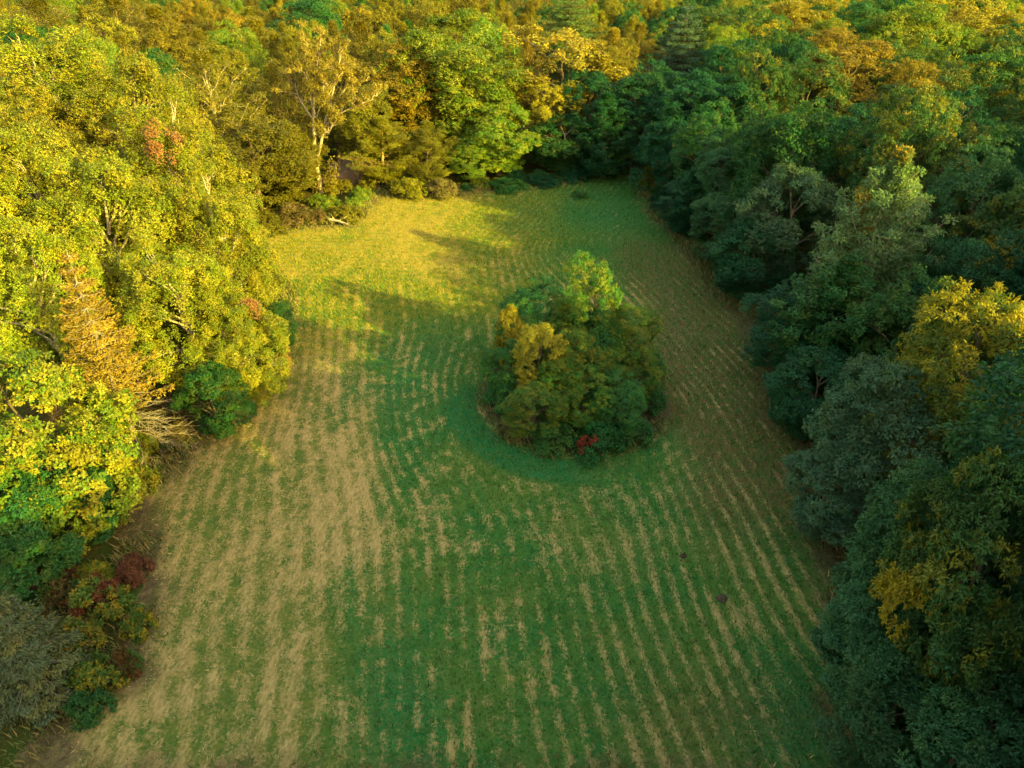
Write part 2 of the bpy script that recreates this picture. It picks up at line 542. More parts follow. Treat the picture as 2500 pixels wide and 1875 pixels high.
proto_broad('column', 18, H=12, R=2.6, zb=0.6, nb=40, nc=20, rc=0.42, tips=12, k=5, L=0.16, W=0.5, rbf=0.42, droop=0.7, power=0.6, tr=0.16)
proto_broad('vine', 19, H=17, R=4.6, zb=5.0, nb=26, nc=20, rc=0.55, tips=12, k=5, L=0.26, W=0.5, rbf=0.34, droop=0.7, stretch=1.25, sparse=0.12)
proto_spray('airy1', 21, ns=50, nc=10, rc=0.68, tips=22, L=0.17, wood_r=0.045)
proto_spray('airy2', 22, H=19, R=5.2, zb=6, ns=46, nc=10, rc=0.68, tips=21, L=0.17, rise=0.6, wood_r=0.07)
proto_spray('feather', 23, H=17, R=4.8, zb=2, ns=84, nc=11, rc=0.6, tips=15, k=5, L=0.25, W=0.42, wood_r=0.04, tr=0.18, rise=0.7, flat=0.5, droop=0.1)
proto_conifer('spruce', 31, H=17, R=4.8, tiers=17, per=9, z0=0.06, dead=0.32, dens=120, k=6, L=0.21, W=0.24, hang=0.16, power=0.95, gap=0.5, tuft=0.08)
proto_conifer('pine', 32, H=21, R=4.6, tiers=12, per=6, z0=0.38, L=0.32, W=0.2, dens=120, k=6, sag=0.02, hang=0.02, power=0.55, tuft=0.3, gap=0.6)
proto_conifer('ashen', 33, H=14, R=4.0, tiers=26, per=6, z0=0.08, dead=0.0, dens=26, k=4, L=0.22, W=0.16, hang=0.45)
proto_conifer('juniper', 34, H=8, R=3.2, tiers=22, per=8, z0=0.05, dens=70, k=6, L=0.2, W=0.24, hang=0.35, power=0.9)
proto_shrub('shrub1', 41)
proto_shrub('shrub2', 42, H=2.0, R=2.2, nb=13)
proto_shrub('shrub3', 43, H=3.6, R=2.0, nb=14, nc=14)

COUNT = {}
def plant(name, proto, x, y, H, R, leaf, label, category, bark='brown', group=None, rot=None, z=None, lean=None):
    pr = PROTO[proto]
    e = obj(name, None, label=label, category=category, group=group)
    e.empty_display_size = 0.5
    g = ground_z(x, y) if z is None else z
    e.location = (x, y, g - 0.08)
    e.rotation_euler = (0, 0, rng.uniform(0, 6.283) if rot is None else rot)
    if lean:
        e.rotation_euler = (lean[0], lean[1], e.rotation_euler[2])
    e.scale = (R / pr[3], R / pr[3], H / pr[2])
    shrub = proto.startswith('shrub')
    o = obj("stems" if shrub else "trunk", pr[0], e)
    o["bark1"], o["bark2"] = BARKC[bark]
    dress(obj("foliage" if shrub else "crown", pr[1], e), leaf)
    if len(pr) > 4 and pr[4]:
        obj("dead_boughs", pr[4], e)
    return e

# ------------------------------------------------------------------ ground
EDGE_PX = [(60, 1960), (150, 1760), (290, 1640), (350, 1480), (350, 1330), (330, 1230), (440, 1110), (520, 1000), (600, 900),
           (690, 790), (690, 720), (610, 650), (590, 590), (690, 560), (850, 545), (900, 490), (890, 462), (960, 480),
           (1080, 478), (1190, 465), (1330, 452), (1430, 430), (1500, 415), (1590, 418), (1585, 470), (1600, 520),
           (1680, 600), (1750, 690), (1850, 800), (1890, 920), (1900, 1010), (1970, 1100), (2020, 1230), (2010, 1390),
           (2090, 1500), (2110, 1640), (2090, 1780), (2090, 1960)]
EDGE = np.array([at(*p)[:2] for p in EDGE_PX])

def edge_dist(x, y):
    """signed distance to the meadow's edge, positive inside"""
    P = np.stack([x, y], -1)
    best = np.full(x.shape, 1e9)
    ins = np.zeros(x.shape, bool)
    n = len(EDGE)
    for i in range(n):
        a, b = EDGE[i], EDGE[(i + 1) % n]
        ab = b - a
        t = np.clip(((P - a) @ ab) / (ab @ ab), 0, 1)
        d = np.linalg.norm(P - a - t[..., None] * ab, axis=-1)
        best = np.minimum(best, d)
        c = ((a[1] > y) != (b[1] > y)) & (x < (b[0] - a[0]) * (y - a[1]) / (b[1] - a[1] + 1e-12) + a[0])
        ins ^= c
    return np.where(ins, best, -best)

def ground_z(x, y):
    x, y = np.asarray(x, float), np.asarray(y, float)
    z = 0.5 * (fbm(x / 30 + 5, y / 30, 3, 2) - 0.5)
    return z if z.shape else float(z)

ISL = np.array([5.4, 51.6])

def gauss(px, py, cx, cy, sx_, sy_):
    return np.exp(-((px - cx) / sx_) ** 2 - ((py - cy) / sy_) ** 2)

def meadow_fields(x, y):
    """what lies on the meadow at (x, y): hay, dryness, brown weeds, fresh green, edge litter (each 0..1)"""
    px, py, _ = project(x, y, 0)
    ed = edge_dist(x, y) + (fbm(x / 2.2, y / 2.2, 91, 3) - 0.5) * 3.0
    # direction of the mowing rows
    wig = (fbm(x / 11, y / 18, 21, 2) - 0.5) * 3.4
    g = np.where(y < 84, 0.19 * (y - 40), 0.19 * 44 - 0.38 * (y - 84) * sstep(84, 96, y))
    # rows part around the island as they meet it
    d2 = np.maximum((x - ISL[0]) ** 2 + (y - ISL[1]) ** 2, 60.0)
    phi = ISL[0] + (x - ISL[0]) * (1 - 34.0 / d2) + g + wig
    nw = sstep(-3, -9, x) * sstep(72, 80, y)
    phi2 = y + 0.12 * x + wig
    di = np.hypot(x - ISL[0], y - ISL[1])
    south = sstep(53, 46, y)
    ring = sstep(14.5, 11.0, di) * south * 0.45
    s1 = 0.5 + 0.5 * np.cos(phi * 2 * math.pi / (1.02 + 0.16 * sstep(5, -3, x)))
    s2 = 0.5 + 0.5 * np.cos(phi2 * 2 * math.pi / 1.15)
    s3 = 0.5 + 0.5 * np.cos(di * 2 * math.pi / 1.2)
    row = s1 * (1 - nw) * (1 - ring) + s2 * nw * (1 - ring) + s3 * ring
    brk = fbm(x / 1.1, y / 2.6, 31, 3)
    blot = fbm(x / 0.6, y / 0.6, 41, 3)
    big = fbm(x / 7, y / 7, 51, 3)
    # zones
    dryz = sstep(-7.5, -13.5, x + 0.15 * (y - 40) + (fbm(x / 2.5, y / 6, 61, 4) - 0.5) * 9) * sstep(70, 58, y + (fbm(x / 3, y / 3, 63) - 0.5) * 10)
    dryz = np.maximum(dryz, 0.6 * gauss(px, py, 915, 1450, 40, 180))
    dryz = np.maximum(dryz, 0.8 * gauss(px, py, 640, 610, 110, 60))
    brown = np.clip(sstep(10.5, 16, x + (fbm(x / 5, y / 5, 71) - 0.5) * 7) * sstep(30, 40, y) * sstep(93, 82, y), 0, 1)
    brown = np.maximum(brown, 0.85 * gauss(px, py, 1680, 640, 110, 60))
    brown = np.maximum(brown, 0.55 * gauss(px, py, 1750, 1750, 260, 120))
    green = 0.85 * gauss(px, py, 1480, 520, 170, 75) + 0.8 * gauss(px, py, 950, 900, 190, 200) + 0.7 * gauss(px, py, 960, 1720, 110, 200)
    green = np.maximum(green, sstep(8.2, 9.0, di) * sstep(11.8, 10.6, di) * sstep(56, 50, y) * sstep(8, 3, x) * 1.1)
    green = np.clip(np.maximum(green, 0.8 * gauss(px, py, 1950, 1750, 140, 160)), 0, 1)
    right = sstep(-1, 7, x)
    nz = lambda v: (v - 0.5) / 0.13
    north = sstep(70, 84, y)
    fineb = fbm(x / 0.42, y / 0.55, 47, 2)
    ringg = sstep(8.2, 9, di) * sstep(12.0, 10.8, di) * sstep(57, 50, y) * sstep(8, 3, x)
    green = np.maximum(green, ringg)
    # share of the ground that dry clippings cover, before the fine texture breaks it up
    hay = 0.385 + (0.20 + 0.07 * right - 0.06 * north) * (row * 2 - 1) * (0.5 + 0.5 * sstep(0.3, 0.55, fbm(x / 5, y / 9, 83))) * (1 - 0.5 * ring)
    hay = hay + (0.065 - 0.015 * right) * nz(brk) + (0.10 - 0.055 * right) * nz(blot) + 0.045 * nz(big)
    hay = hay + 0.06 * right * sstep(56, 42, y) - 0.02
    hay = hay - 0.16 * green - 0.30 * ringg - 0.06 * right * north - 0.04 * right
    hay = hay * (1 - nw) + nw * (0.64 + 0.05 * (row * 2 - 1) + 0.05 * nz(blot) + 0.05 * nz(brk) + 0.06 * nz(big))  # extra straw tone in this corner helps imitate the sunlit gold
    hd = 0.575 + 0.11 * (row * 2 - 1) + 0.06 * nz(fineb) + 0.06 * nz(brk) + 0.05 * nz(big)
    hay = hay * (1 - dryz) + hd * dryz
    hay = np.clip(hay - 0.15 * brown, 0, 1)
    soil = sstep(8.7, 7.5, di + (blot - 0.5) * 1.6)
    edge = np.maximum(1 - sstep(0.0, 2.6, ed), soil)
    return dict(hay=hay, dry=dryz, brown=brown, green=green, edge=edge, gold=0.62 * sstep(14.0, -8.0, x + (fbm(x / 6, y / 6, 95, 3) - 0.5) * 16) * sstep(52, 72, y + (fbm(x / 5, y / 5, 97, 3) - 0.5) * 16)), ed  # gold: warm sunlight tone painted broadly around the sunlit far-left grass

def meadow_mat():
    m, t, out = new_mat("mown_meadow")
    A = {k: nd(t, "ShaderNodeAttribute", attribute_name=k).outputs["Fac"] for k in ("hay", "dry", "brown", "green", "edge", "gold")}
    tc = nd(t, "ShaderNodeTexCoord").outputs["Object"]
    def noise(scale, detail=4, rough=0.6, st=(1, 1, 1)):
        mp = nd(t, "ShaderNodeMapping")
        mp.inputs["Scale"].default_value = st
        t.links.new(tc, mp.inputs[0])
        n = nd(t, "ShaderNodeTexNoise")
        n.inputs["Scale"].default_value = scale
        n.inputs["Detail"].default_value = detail
        n.inputs["Roughness"].default_value = rough
        t.links.new(mp.outputs[0], n.inputs[0])
        return n.outputs["Fac"]
    fine = noise(5.5, 6, 0.75)
    mid = noise(1.3, 4, 0.6)
    huge = noise(0.16, 3, 0.5)
    fib = noise(7.0, 5, 0.7, (1, 0.3, 1))
    g1 = mixc(t, mrange(t, mid, 0.36, 0.64, 0, 1), (0.010, 0.105, 0.022), (0.034, 0.125, 0.018))
    g1 = mixc(t, mrange(t, huge, 0.42, 0.62, 0, 0.75), g1, (0.075, 0.128, 0.020))
    g1 = mixc(t, A["green"], g1, (0.005, 0.115, 0.034))
    g1 = mixc(t, mth(t, 'MULTIPLY', A["dry"], 0.8), g1, mixc(t, mrange(t, mid, 0.4, 0.6, 0, 1), (0.060, 0.100, 0.016), (0.115, 0.125, 0.022)))
    g1 = mixc(t, mth(t, 'MULTIPLY', mrange(t, fine, 0.45, 0.7, 0, 1), 0.55), g1, (0.16, 0.15, 0.055))
    g1 = mixc(t, mth(t, 'MULTIPLY', A["gold"], 0.85), g1, mixc(t, mrange(t, mid, 0.38, 0.62, 0, 1), (0.100, 0.142, 0.005), (0.180, 0.170, 0.005)))  # green turned golden, sunlight put into the grass colour
    br = mixc(t, mrange(t, fine, 0.35, 0.65, 0, 1), (0.080, 0.058, 0.020), (0.155, 0.105, 0.045))
    g1 = mixc(t, mth(t, 'MULTIPLY', A["brown"], mrange(t, mid, 0.3, 0.62, 0.4, 1.0)), g1, br)
    st = mixc(t, mrange(t, fib, 0.3, 0.7, 0, 1), (0.20, 0.145, 0.052), (0.37, 0.285, 0.115))
    st = mixc(t, A["gold"], st, mixc(t, mrange(t, fib, 0.3, 0.7, 0, 1), (0.190, 0.162, 0.006), (0.260, 0.208, 0.008)))  # straw warmed the same way to look sunlit
    hayf = mrange(t, mth(t, 'ADD', mth(t, 'ADD', A["hay"], mth(t, 'MULTIPLY', mth(t, 'ADD', fine, -0.5), 1.5)), mth(t, 'MULTIPLY', mth(t, 'ADD', fib, -0.5), 0.6)), 0.36, 0.78, 0.0, 1.0)
    col = mixc(t, hayf, g1, st)
    lit = mixc(t, mrange(t, fine, 0.35, 0.65, 0, 1), (0.040, 0.036, 0.018), (0.105, 0.078, 0.040))
    col = mixc(t, mth(t, 'MULTIPLY', A["edge"], mrange(t, mid, 0.3, 0.6, 0.55, 1.0)), col, lit)
    p = nd(t, "ShaderNodeBsdfPrincipled")
    t.links.new(col, p.inputs["Base Color"])
    p.inputs["Roughness"].default_value = 0.9
    p.inputs["Specular IOR Level"].default_value = 0.1
    b = nd(t, "ShaderNodeBump")
    b.inputs["Strength"].default_value = 0.9
    b.inputs["Distance"].default_value = 0.12
    t.links.new(mth(t, 'ADD', fine, mth(t, 'MULTIPLY', A["hay"], 0.6)), b.inputs["Height"])
    t.links.new(b.outputs[0], p.inputs["Normal"])
    t.links.new(p.outputs[0], out.inputs[0])
    return m

def floor_mat():
    m, t, out = new_mat("forest_floor")
    tc = nd(t, "ShaderNodeTexCoord").outputs["Object"]
    def noise(s, d):
        n = nd(t, "ShaderNodeTexNoise")
        n.inputs["Scale"].default_value = s
        n.inputs["Detail"].default_value = d
        t.links.new(tc, n.inputs[0])
        return n.outputs["Fac"]
    a, b_ = noise(0.35, 4), noise(4.0, 6)
    col = mixc(t, mrange(t, b_, 0.35, 0.65, 0, 1), (0.030, 0.028, 0.010), (0.085, 0.062, 0.024))
    col = mixc(t, mrange(t, a, 0.42, 0.60, 0, 0.85), col, (0.028, 0.055, 0.010))
    p = nd(t, "ShaderNodeBsdfPrincipled")
    t.links.new(col, p.inputs["Base Color"])
    p.inputs["Roughness"].default_value = 1.0
    p.inputs["Specular IOR Level"].default_value = 0.0
    bp = nd(t, "ShaderNodeBump")
    bp.inputs["Strength"].default_value = 0.8
    bp.inputs["Distance"].default_value = 0.1
    t.links.new(b_, bp.inputs["Height"])
    t.links.new(bp.outputs[0], p.inputs["Normal"])
    t.links.new(p.outputs[0], out.inputs[0])
    return m

# the forest floor: one sheet to the horizon
gx = np.concatenate([[-3000, -1200, -500, -260], np.arange(-160, 161, 4), [260, 500, 1200, 3000]])
gy = np.concatenate([[-3000, -1200, -400, -150], np.arange(-80, 241, 4), [320, 600, 1200, 3000]])
X, Y = np.meshgrid(gx, gy)
Z = ground_z(X, Y) - 0.03
nx, ny = len(gx), len(gy)
i = (np.arange(ny - 1)[:, None] * nx + np.arange(nx - 1)[None]).ravel()
obj("ground", mesh_np("ground", np.stack([X, Y, Z], -1).reshape(-1, 3), np.stack([i, i + 1, i + nx + 1, i + nx], 1), floor_mat(), smooth=True),
    kind="structure", label="leaf-littered forest floor under the trees")
# the mown meadow
ST = 0.18
gx = np.arange(EDGE[:, 0].min() - 1, EDGE[:, 0].max() + 1, ST)
gy = np.arange(12.0, EDGE[:, 1].max() + 1, ST)
X, Y = np.meshgrid(gx, gy)
fld, ED = meadow_fields(X, Y)
Z = ground_z(X, Y) + 0.02 + 0.08 * sstep(0.3, 0.8, fld["hay"]) * sstep(0, 2, ED) - 0.06 * (1 - sstep(-1.2, 0.6, ED))
nx, ny = len(gx), len(gy)
i = (np.arange(ny - 1)[:, None] * nx + np.arange(nx - 1)[None]).ravel()
keep = (ED.ravel()[i] > -1.2)
i = i[keep]
Fq = np.stack([i, i + 1, i + nx + 1, i + nx], 1)
used = np.unique(Fq)
rem = np.full(nx * ny, -1)
rem[used] = np.arange(len(used))
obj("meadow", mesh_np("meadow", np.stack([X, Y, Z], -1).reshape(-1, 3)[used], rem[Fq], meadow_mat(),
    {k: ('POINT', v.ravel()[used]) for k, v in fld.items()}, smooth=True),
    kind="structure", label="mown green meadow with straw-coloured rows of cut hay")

# loose hay and standing grass blades on the meadow
def blades_mat(name, c1, c2):
    m, t, out = new_mat(name)
    rnd = nd(t, "ShaderNodeAttribute", attribute_name="rnd").outputs["Fac"]
    p = nd(t, "ShaderNodeBsdfPrincipled")
    t.links.new(mixc(t, rnd, c1, c2), p.inputs["Base Color"])
    p.inputs["Roughness"].default_value = 0.8
    p.inputs["Specular IOR Level"].default_value = 0.15
    t.links.new(p.outputs[0], out.inputs[0])
    return m

def scatter(n, pick):
    x = rng.uniform(EDGE[:, 0].min(), EDGE[:, 0].max(), n)
    y = rng.uniform(15, EDGE[:, 1].max(), n) ** 1.0
    f, ed = meadow_fields(x, y)
    k = (ed > 0.2) & pick(f, x, y)
    return x[k], y[k], {q: v[k] for q, v in f.items()}

def blades(name, x, y, length, width, lift, mat, **props):
    n = len(x)
    a = rng.uniform(0, 2 * math.pi, n)
    ln = length * rng.uniform(0.5, 1.4, n)
    d = np.stack([np.cos(a), np.sin(a), np.zeros(n)], 1)
    s = np.stack([-np.sin(a), np.cos(a), np.zeros(n)], 1)
    P = np.stack([x, y, ground_z(x, y) + 0.03], 1)
    up = lift * rng.uniform(0.4, 1.4, n)
    V = np.empty((n, 3, 3))
    wd_ = width * rng.uniform(0.6, 1.4, (n, 1))
    V[:, 0] = P - s * wd_
    V[:, 1] = P + s * wd_
    V[:, 2] = P + d * ln[:, None]
    V[:, 0, 2] += up * 0.3
    V[:, 2, 2] += up
    return obj(name, mesh_np(name, V.reshape(-1, 3), np.arange(n * 3).reshape(n, 3), mat, {"rnd": ('FACE', rng.random(n))}), **props)

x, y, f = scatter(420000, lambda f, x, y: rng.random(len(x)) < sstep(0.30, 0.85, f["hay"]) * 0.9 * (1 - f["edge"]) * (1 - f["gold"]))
blades("loose_hay", x, y, 0.20, 0.020, 0.09, blades_mat("hay", (0.21, 0.15, 0.052), (0.42, 0.325, 0.135)),
       kind="stuff", label="dry cut hay lying in broken rows on the meadow", category="hay")
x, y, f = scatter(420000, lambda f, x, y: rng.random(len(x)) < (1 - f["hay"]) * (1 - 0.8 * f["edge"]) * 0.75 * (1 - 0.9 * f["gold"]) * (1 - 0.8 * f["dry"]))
blades("meadow_grass", x, y, 0.12, 0.03, 0.24, blades_mat("grass", (0.010, 0.108, 0.018), (0.08, 0.15, 0.022)),
       kind="stuff", label="short green grass standing between the hay rows", category="grass")
x, y, f = scatter(330000, lambda f, x, y: (x < 20) & (y > 50) & (rng.random(len(x)) < f["gold"] * (1 - 0.8 * f["edge"])))  # blades with the sun's gold painted into their colour
blades("sun_tinted_grass", x, y, 0.12, 0.03, 0.22, blades_mat("sun_tinted_grass", (0.130, 0.147, 0.005), (0.245, 0.200, 0.008)),
       kind="stuff", label="golden grass at the far left of the meadow, sunlight painted into its colour", category="grass")
x = rng.uniform(EDGE[:, 0].min() - 4, EDGE[:, 0].max() + 4, 420000)
y = rng.uniform(18, EDGE[:, 1].max() + 4, 420000)
ed_ = edge_dist(x, y)
isl = np.hypot(x - ISL[0], y - ISL[1])
dens_ = np.exp(-((ed_ + 0.8) / 1.7) ** 2) + np.exp(-((isl - 7.9) / 0.8) ** 2) * 0.45
k = (rng.random(len(x)) < dens_ * sstep(0.3, 0.65, fbm(x / 2.5, y / 2.5, 77)) * 1.3)
blades("edge_grass", x[k], y[k], 0.28, 0.03, 0.55, blades_mat("edge_grass", (0.035, 0.085, 0.016), (0.20, 0.155, 0.06)),
       kind="stuff", label="long unmown grass and weeds fringing the meadow", category="grass")

# ------------------------------------------------------------------ the trees one can tell apart
# name, proto, px, py of the crown's top in the photograph, height, half width in px, leaves, bark, label, short landmark name
T = [
 # left side: pale sycamores in full sun
 ('sycamore_tree', 'syc1', 80, 95, 23, 215, 'sycamore', 'white', 'tallest yellow-green sycamore at the left edge, highest of the sunlit left group', 'tallest left sycamore'),
 ('sycamore_tree', 'syc2', 312, 150, 22, 170, 'sycamore', 'white', 'pointed yellow-green sycamore standing just right of the tallest one at the left edge', 'pointed sycamore'),
 ('sycamore_tree', 'syc2', 40, 330, 20, 200, 'sycamore', 'white', 'yellow-green sycamore at the left edge with a white leaning limb showing', None),
 ('sycamore_tree', 'syc1', 400, 270, 20, 175, 'sycamore', 'white', 'yellow-green sycamore on the meadow side of the pointed sycamore', None),
 ('sycamore_tree', 'syc2', 235, 400, 18.5, 190, 'sycamore', 'white', 'broad yellow-green sycamore in the middle of the sunlit left group', 'middle sycamore'),
 ('sycamore_tree', 'syc1', 505, 450, 16, 150, 'sycamore', 'white', 'lower yellow-green sycamore at the sunlit meadow corner, branches reaching over the grass', 'corner sycamore'),
 ('sycamore_tree', 'syc2', 40, 560, 16, 170, 'sycamore', 'white', 'yellow-green sycamore at the left edge behind the orange-brown spruce', None),
 ('sycamore_tree', 'syc1', 400, 620, 13.5, 165, 'sycamore', 'white', 'yellow-green sycamore to the right of the spruce top with a bare white limb', 'sycamore beside the spruce'),
 ('sycamore_tree', 'syc2', 560, 745, 9.5, 125, 'sycamore', 'white', 'small yellow-green sycamore leaning out farthest over the meadow on the left', 'leaning small sycamore'),
 ('small_tree', 'hick2', 505, 900, 6.5, 75, 'green', 'brown', 'small dark green tree at the meadow edge right of the spruce', 'small green tree by the spruce'),
 ('small_tree', 'round1', 660, 740, 5.5, 55, 'green', 'brown', 'dark green sapling below the leaning small sycamore at the end of its boughs', None),
 ('spruce_tree', 'spruce', 168, 625, 17, 185, 'spruce', 'grey', 'orange-brown spruce with drooping boughs and bare grey lower branches on the left', 'orange-brown spruce'),
 ('maple_tree', 'maple1', 10, 905, 13, 225, 'maple', 'brown', 'broad maple in front of the spruce, golden on top and dark green below', 'broad left maple'),
 ('maple_tree', 'maple1', 60, 1130, 8, 150, 'green', 'brown', 'low dark green maple below the broad left maple in its shade', None),
 ('maple_tree', 'maple1', -60, 1290, 6, 150, 'green', 'brown', 'dark green maple at the left edge behind the corner juniper', None),
 ('juniper_tree', 'juniper', -40, 1450, 7.5, 175, 'juniper', 'grey', 'grey-green feathery juniper in the lower left corner', 'corner juniper'),
 # far side, left to right
 ('broadleaf_tree', 'airy2', 95, 5, 21, 150, 'olive', 'ochre', 'thin olive tree behind the tallest left sycamore at the top left corner', 'thin corner tree'),
 ('broadleaf_tree', 'airy2', 275, 0, 21, 130, 'olive', 'ochre', 'olive tree with a forked ochre trunk at the top left', 'forked olive tree'),
 ('broadleaf_tree', 'airy1', 375, 20, 20, 120, 'gold', 'ochre', 'dull golden tree right of the forked olive tree near the top left', None),
 ('broadleaf_tree', 'airy2', 490, 130, 20, 150, 'gold', 'pale', 'golden tree spreading bare ochre limbs behind the pointed sycamore', 'spreading golden tree'),
 ('broadleaf_tree', 'airy1', 620, 50, 19, 120, 'gold', 'ochre', 'dense golden tree behind the spreading one, left of the dark green one', None),
 ('broadleaf_tree', 'round1', 745, 5, 20, 95, 'green', 'brown', 'dark green rounded tree among golden ones at the top left', 'dark green rounded tree'),
 ('broadleaf_tree', 'airy1', 660, 160, 17, 105, 'gold', 'ochre', 'golden tree between the spreading golden tree and the pale bare-limbed tree', None),
 ('broadleaf_tree', 'round2', 600, 285, 13, 135, 'olive', 'brown', 'rounded dark olive tree between the sycamores and the pale bare-limbed tree', 'rounded olive tree'),
 ('broadleaf_tree', 'airy1', 880, 55, 20, 95, 'olive', 'ochre', 'slim olive tree with a pale trunk behind the pale bare-limbed tree', None),
 ('broadleaf_tree', 'round2', 1000, 130, 17.5, 120, 'orange', 'brown', 'rounded orange-gold tree right of the pale bare-limbed tree', 'rounded orange-gold tree'),
 ('broadleaf_tree', 'airy1', 930, 290, 10.5, 100, 'gold', 'ochre', 'golden thicket tree below the rounded orange-gold tree at the meadow end', 'golden thicket tree'),
 ('broadleaf_tree', 'airy1', 1040, 300, 10, 80, 'olive', 'brown', 'olive thicket tree at the meadow end left of the bright green leafy tree', None),
 ('broadleaf_tree', 'hick1', 1150, 110, 19, 135, 'lime', 'brown', 'tall bright green leafy tree at the far end of the meadow', 'bright green leafy tree'),
 ('broadleaf_tree', 'hick2', 1040, 85, 20, 110, 'lime', 'brown', 'bright green tree with a flat overhanging crown left of the tall leafy one', None),
 ('broadleaf_tree', 'hick2', 1215, 260, 11, 95, 'lime', 'brown', 'lower bright green tree in front of the tall leafy one at the meadow end', None),
 ('small_tree', 'round2', 1150, 345, 6.5, 60, 'lime', 'brown', 'small fresh green tree bordering the sunlit grass at the meadow end', 'small fresh green tree'),
 ('broadleaf_tree', 'vine', 1370, 95, 19, 140, 'yellow', 'brown', 'yellow tree hung with vines right of the bright green leafy tree', 'yellow vine-hung tree'),
 ('broadleaf_tree', 'column', 1345, 215, 13, 45, 'yellow', 'brown', 'narrow yellow vine column below the yellow vine-hung tree', None),
 ('broadleaf_tree', 'hick2', 1130, 30, 20, 110, 'lime', 'brown', 'yellow-green rounded tree behind the bright green leafy tree', None),
 ('pine_tree', 'pine', 1395, -25, 23, 95, 'pine', 'brown', 'sunlit pine with flat layered boughs at the top centre', 'layered pine'),
 ('pine_tree', 'pine', 1680, 20, 22, 90, 'darkpine', 'brown', 'dark blue-green pine in shade right of the layered pine', 'dark pine'),
 ('broadleaf_tree', 'airy1', 1500, 75, 18, 85, 'orange', 'ochre', 'orange-gold tree right of the layered pine', None),
 ('broadleaf_tree', 'airy1', 1565, 60, 18, 75, 'gold', 'ochre', 'golden tree between the layered pine and the dark pine', None),
 ('small_tree', 'hick2', 1375, 285, 9, 90, 'green', 'pale', 'slender green tree with a pale trunk standing on the shaded meadow end', 'slender pale-trunked tree'),
 ('broadleaf_tree', 'feather', 1480, 235, 13, 85, 'deep', 'brown', 'dark green tree in deep shade behind the slender pale-trunked tree', None),
 ('broadleaf_tree', 'round1', 1560, 190, 15, 80, 'deep', 'brown', 'dark shaded tree behind the far corner of the meadow', None),
 ('dead_conifer', 'ashen', 1655, 235, 12, 110, 'ashen', 'grey', 'ash-grey half-dead conifer at the far right corner of the meadow', 'ash-grey conifer'),
 ('broadleaf_tree', 'round2', 1610, 165, 16, 85, 'deep', 'brown', 'dark shaded tree right behind the far corner, left of the dark pine', None),
 ('broadleaf_tree', 'round1', 1715, 190, 16, 85, 'deep', 'brown', 'dark shaded tree below the dark pine', None),
 ('broadleaf_tree', 'hick2', 1640, 300, 11, 75, 'deep', 'brown', 'low dark tree directly behind the ash-grey conifer', None),
 ('broadleaf_tree', 'round2', 1740, 270, 14, 80, 'green', 'brown', 'dark green tree right of the ash-grey conifer top', None),
 ('broadleaf_tree', 'feather', 1700, 420, 8.5, 85, 'deep', 'brown', 'low dark green tree in front of the ash-grey conifer at the meadow edge', None),
 ('broadleaf_tree', 'hick1', 1780, 480, 8.5, 85, 'teal', 'brown', 'low teal tree between the ash-grey conifer and the grey-green oak', None),
 ('broadleaf_tree', 'round1', 1440, 180, 15, 75, 'deep', 'brown', 'dark tree in the shade right of the yellow vine-hung tree', None),
 ('broadleaf_tree', 'round1', 880, 215, 14, 85, 'olive', 'brown', 'olive tree in the gap right of the pale bare-limbed tree', None),
 ('broadleaf_tree', 'round2', 690, 300, 11, 75, 'olive', 'brown', 'low olive tree directly left of the pale bare-limbed trunk', None),
 # right side
 ('broadleaf_tree', 'round1', 1740, 25, 19.5, 90, 'hickory', 'brown', 'yellow-topped tree right of the dark pine', None),
 ('broadleaf_tree', 'round2', 1850, 30, 20, 95, 'hickory', 'brown', 'yellow-topped tree, second to the right of the dark pine', None),
 ('broadleaf_tree', 'round1', 1960, 0, 21, 105, 'yellow', 'brown', 'bright yellow tree at the top right, left of the dark trees on the edge', 'bright yellow far tree'),
 ('broadleaf_tree', 'hick2', 2240, 20, 22, 120, 'lime', 'brown', 'tall yellow-green tree near the top right corner', 'yellow-green corner tree'),
 ('broadleaf_tree', 'round1', 2110, 15, 20, 90, 'green', 'brown', 'dark green tree between the yellow trees at the top right', None),
 ('broadleaf_tree', 'round2', 2420, 20, 21, 130, 'yellow', 'brown', 'pale yellow tree in the top right corner', 'pale yellow corner tree'),
 ('broadleaf_tree', 'round1', 1780, 110, 19, 90, 'deep', 'brown', 'dark green tree in front of the yellow-topped trees by the dark pine', None),
 ('broadleaf_tree', 'round2', 1870, 140, 19, 85, 'hickory', 'brown', 'tree with a small yellow-lit top above the dark right wood', 'small-lit tree'),
 ('broadleaf_tree', 'round1', 2090, 95, 20, 140, 'orange', 'brown', 'large orange-gold tree in the upper right wood', 'large orange-gold tree'),
 ('broadleaf_tree', 'round2', 1990, 150, 18.5, 110, 'hickory', 'brown', 'green tree with yellow top left of the large orange-gold tree', None),
 ('broadleaf_tree', 'round1', 2280, 190, 19.5, 115, 'hickory', 'brown', 'yellow-flecked tree below the yellow-green corner tree', None),
 ('broadleaf_tree', 'hick2', 2450, 130, 21, 120, 'hickory', 'brown', 'golden tree at the right edge below the pale yellow corner tree', 'golden right-edge tree'),
 ('broadleaf_tree', 'hick1', 2260, 260, 18.5, 105, 'yellow', 'brown', 'yellow tree with drooping sunlit boughs above the feathery pale green tree', 'drooping yellow tree'),
 ('broadleaf_tree', 'round1', 1800, 200, 16, 85, 'deep', 'brown', 'dark green tree behind the ash-grey conifer', None),
 ('broadleaf_tree', 'round2', 1880, 275, 15.5, 80, 'green', 'brown', 'mid-green pointed tree in the shaded right wood, left of the grey-green oak', None),
 ('broadleaf_tree', 'round1', 1770, 350, 12, 75, 'teal', 'brown', 'grey-green tree next to the ash-grey conifer', None),
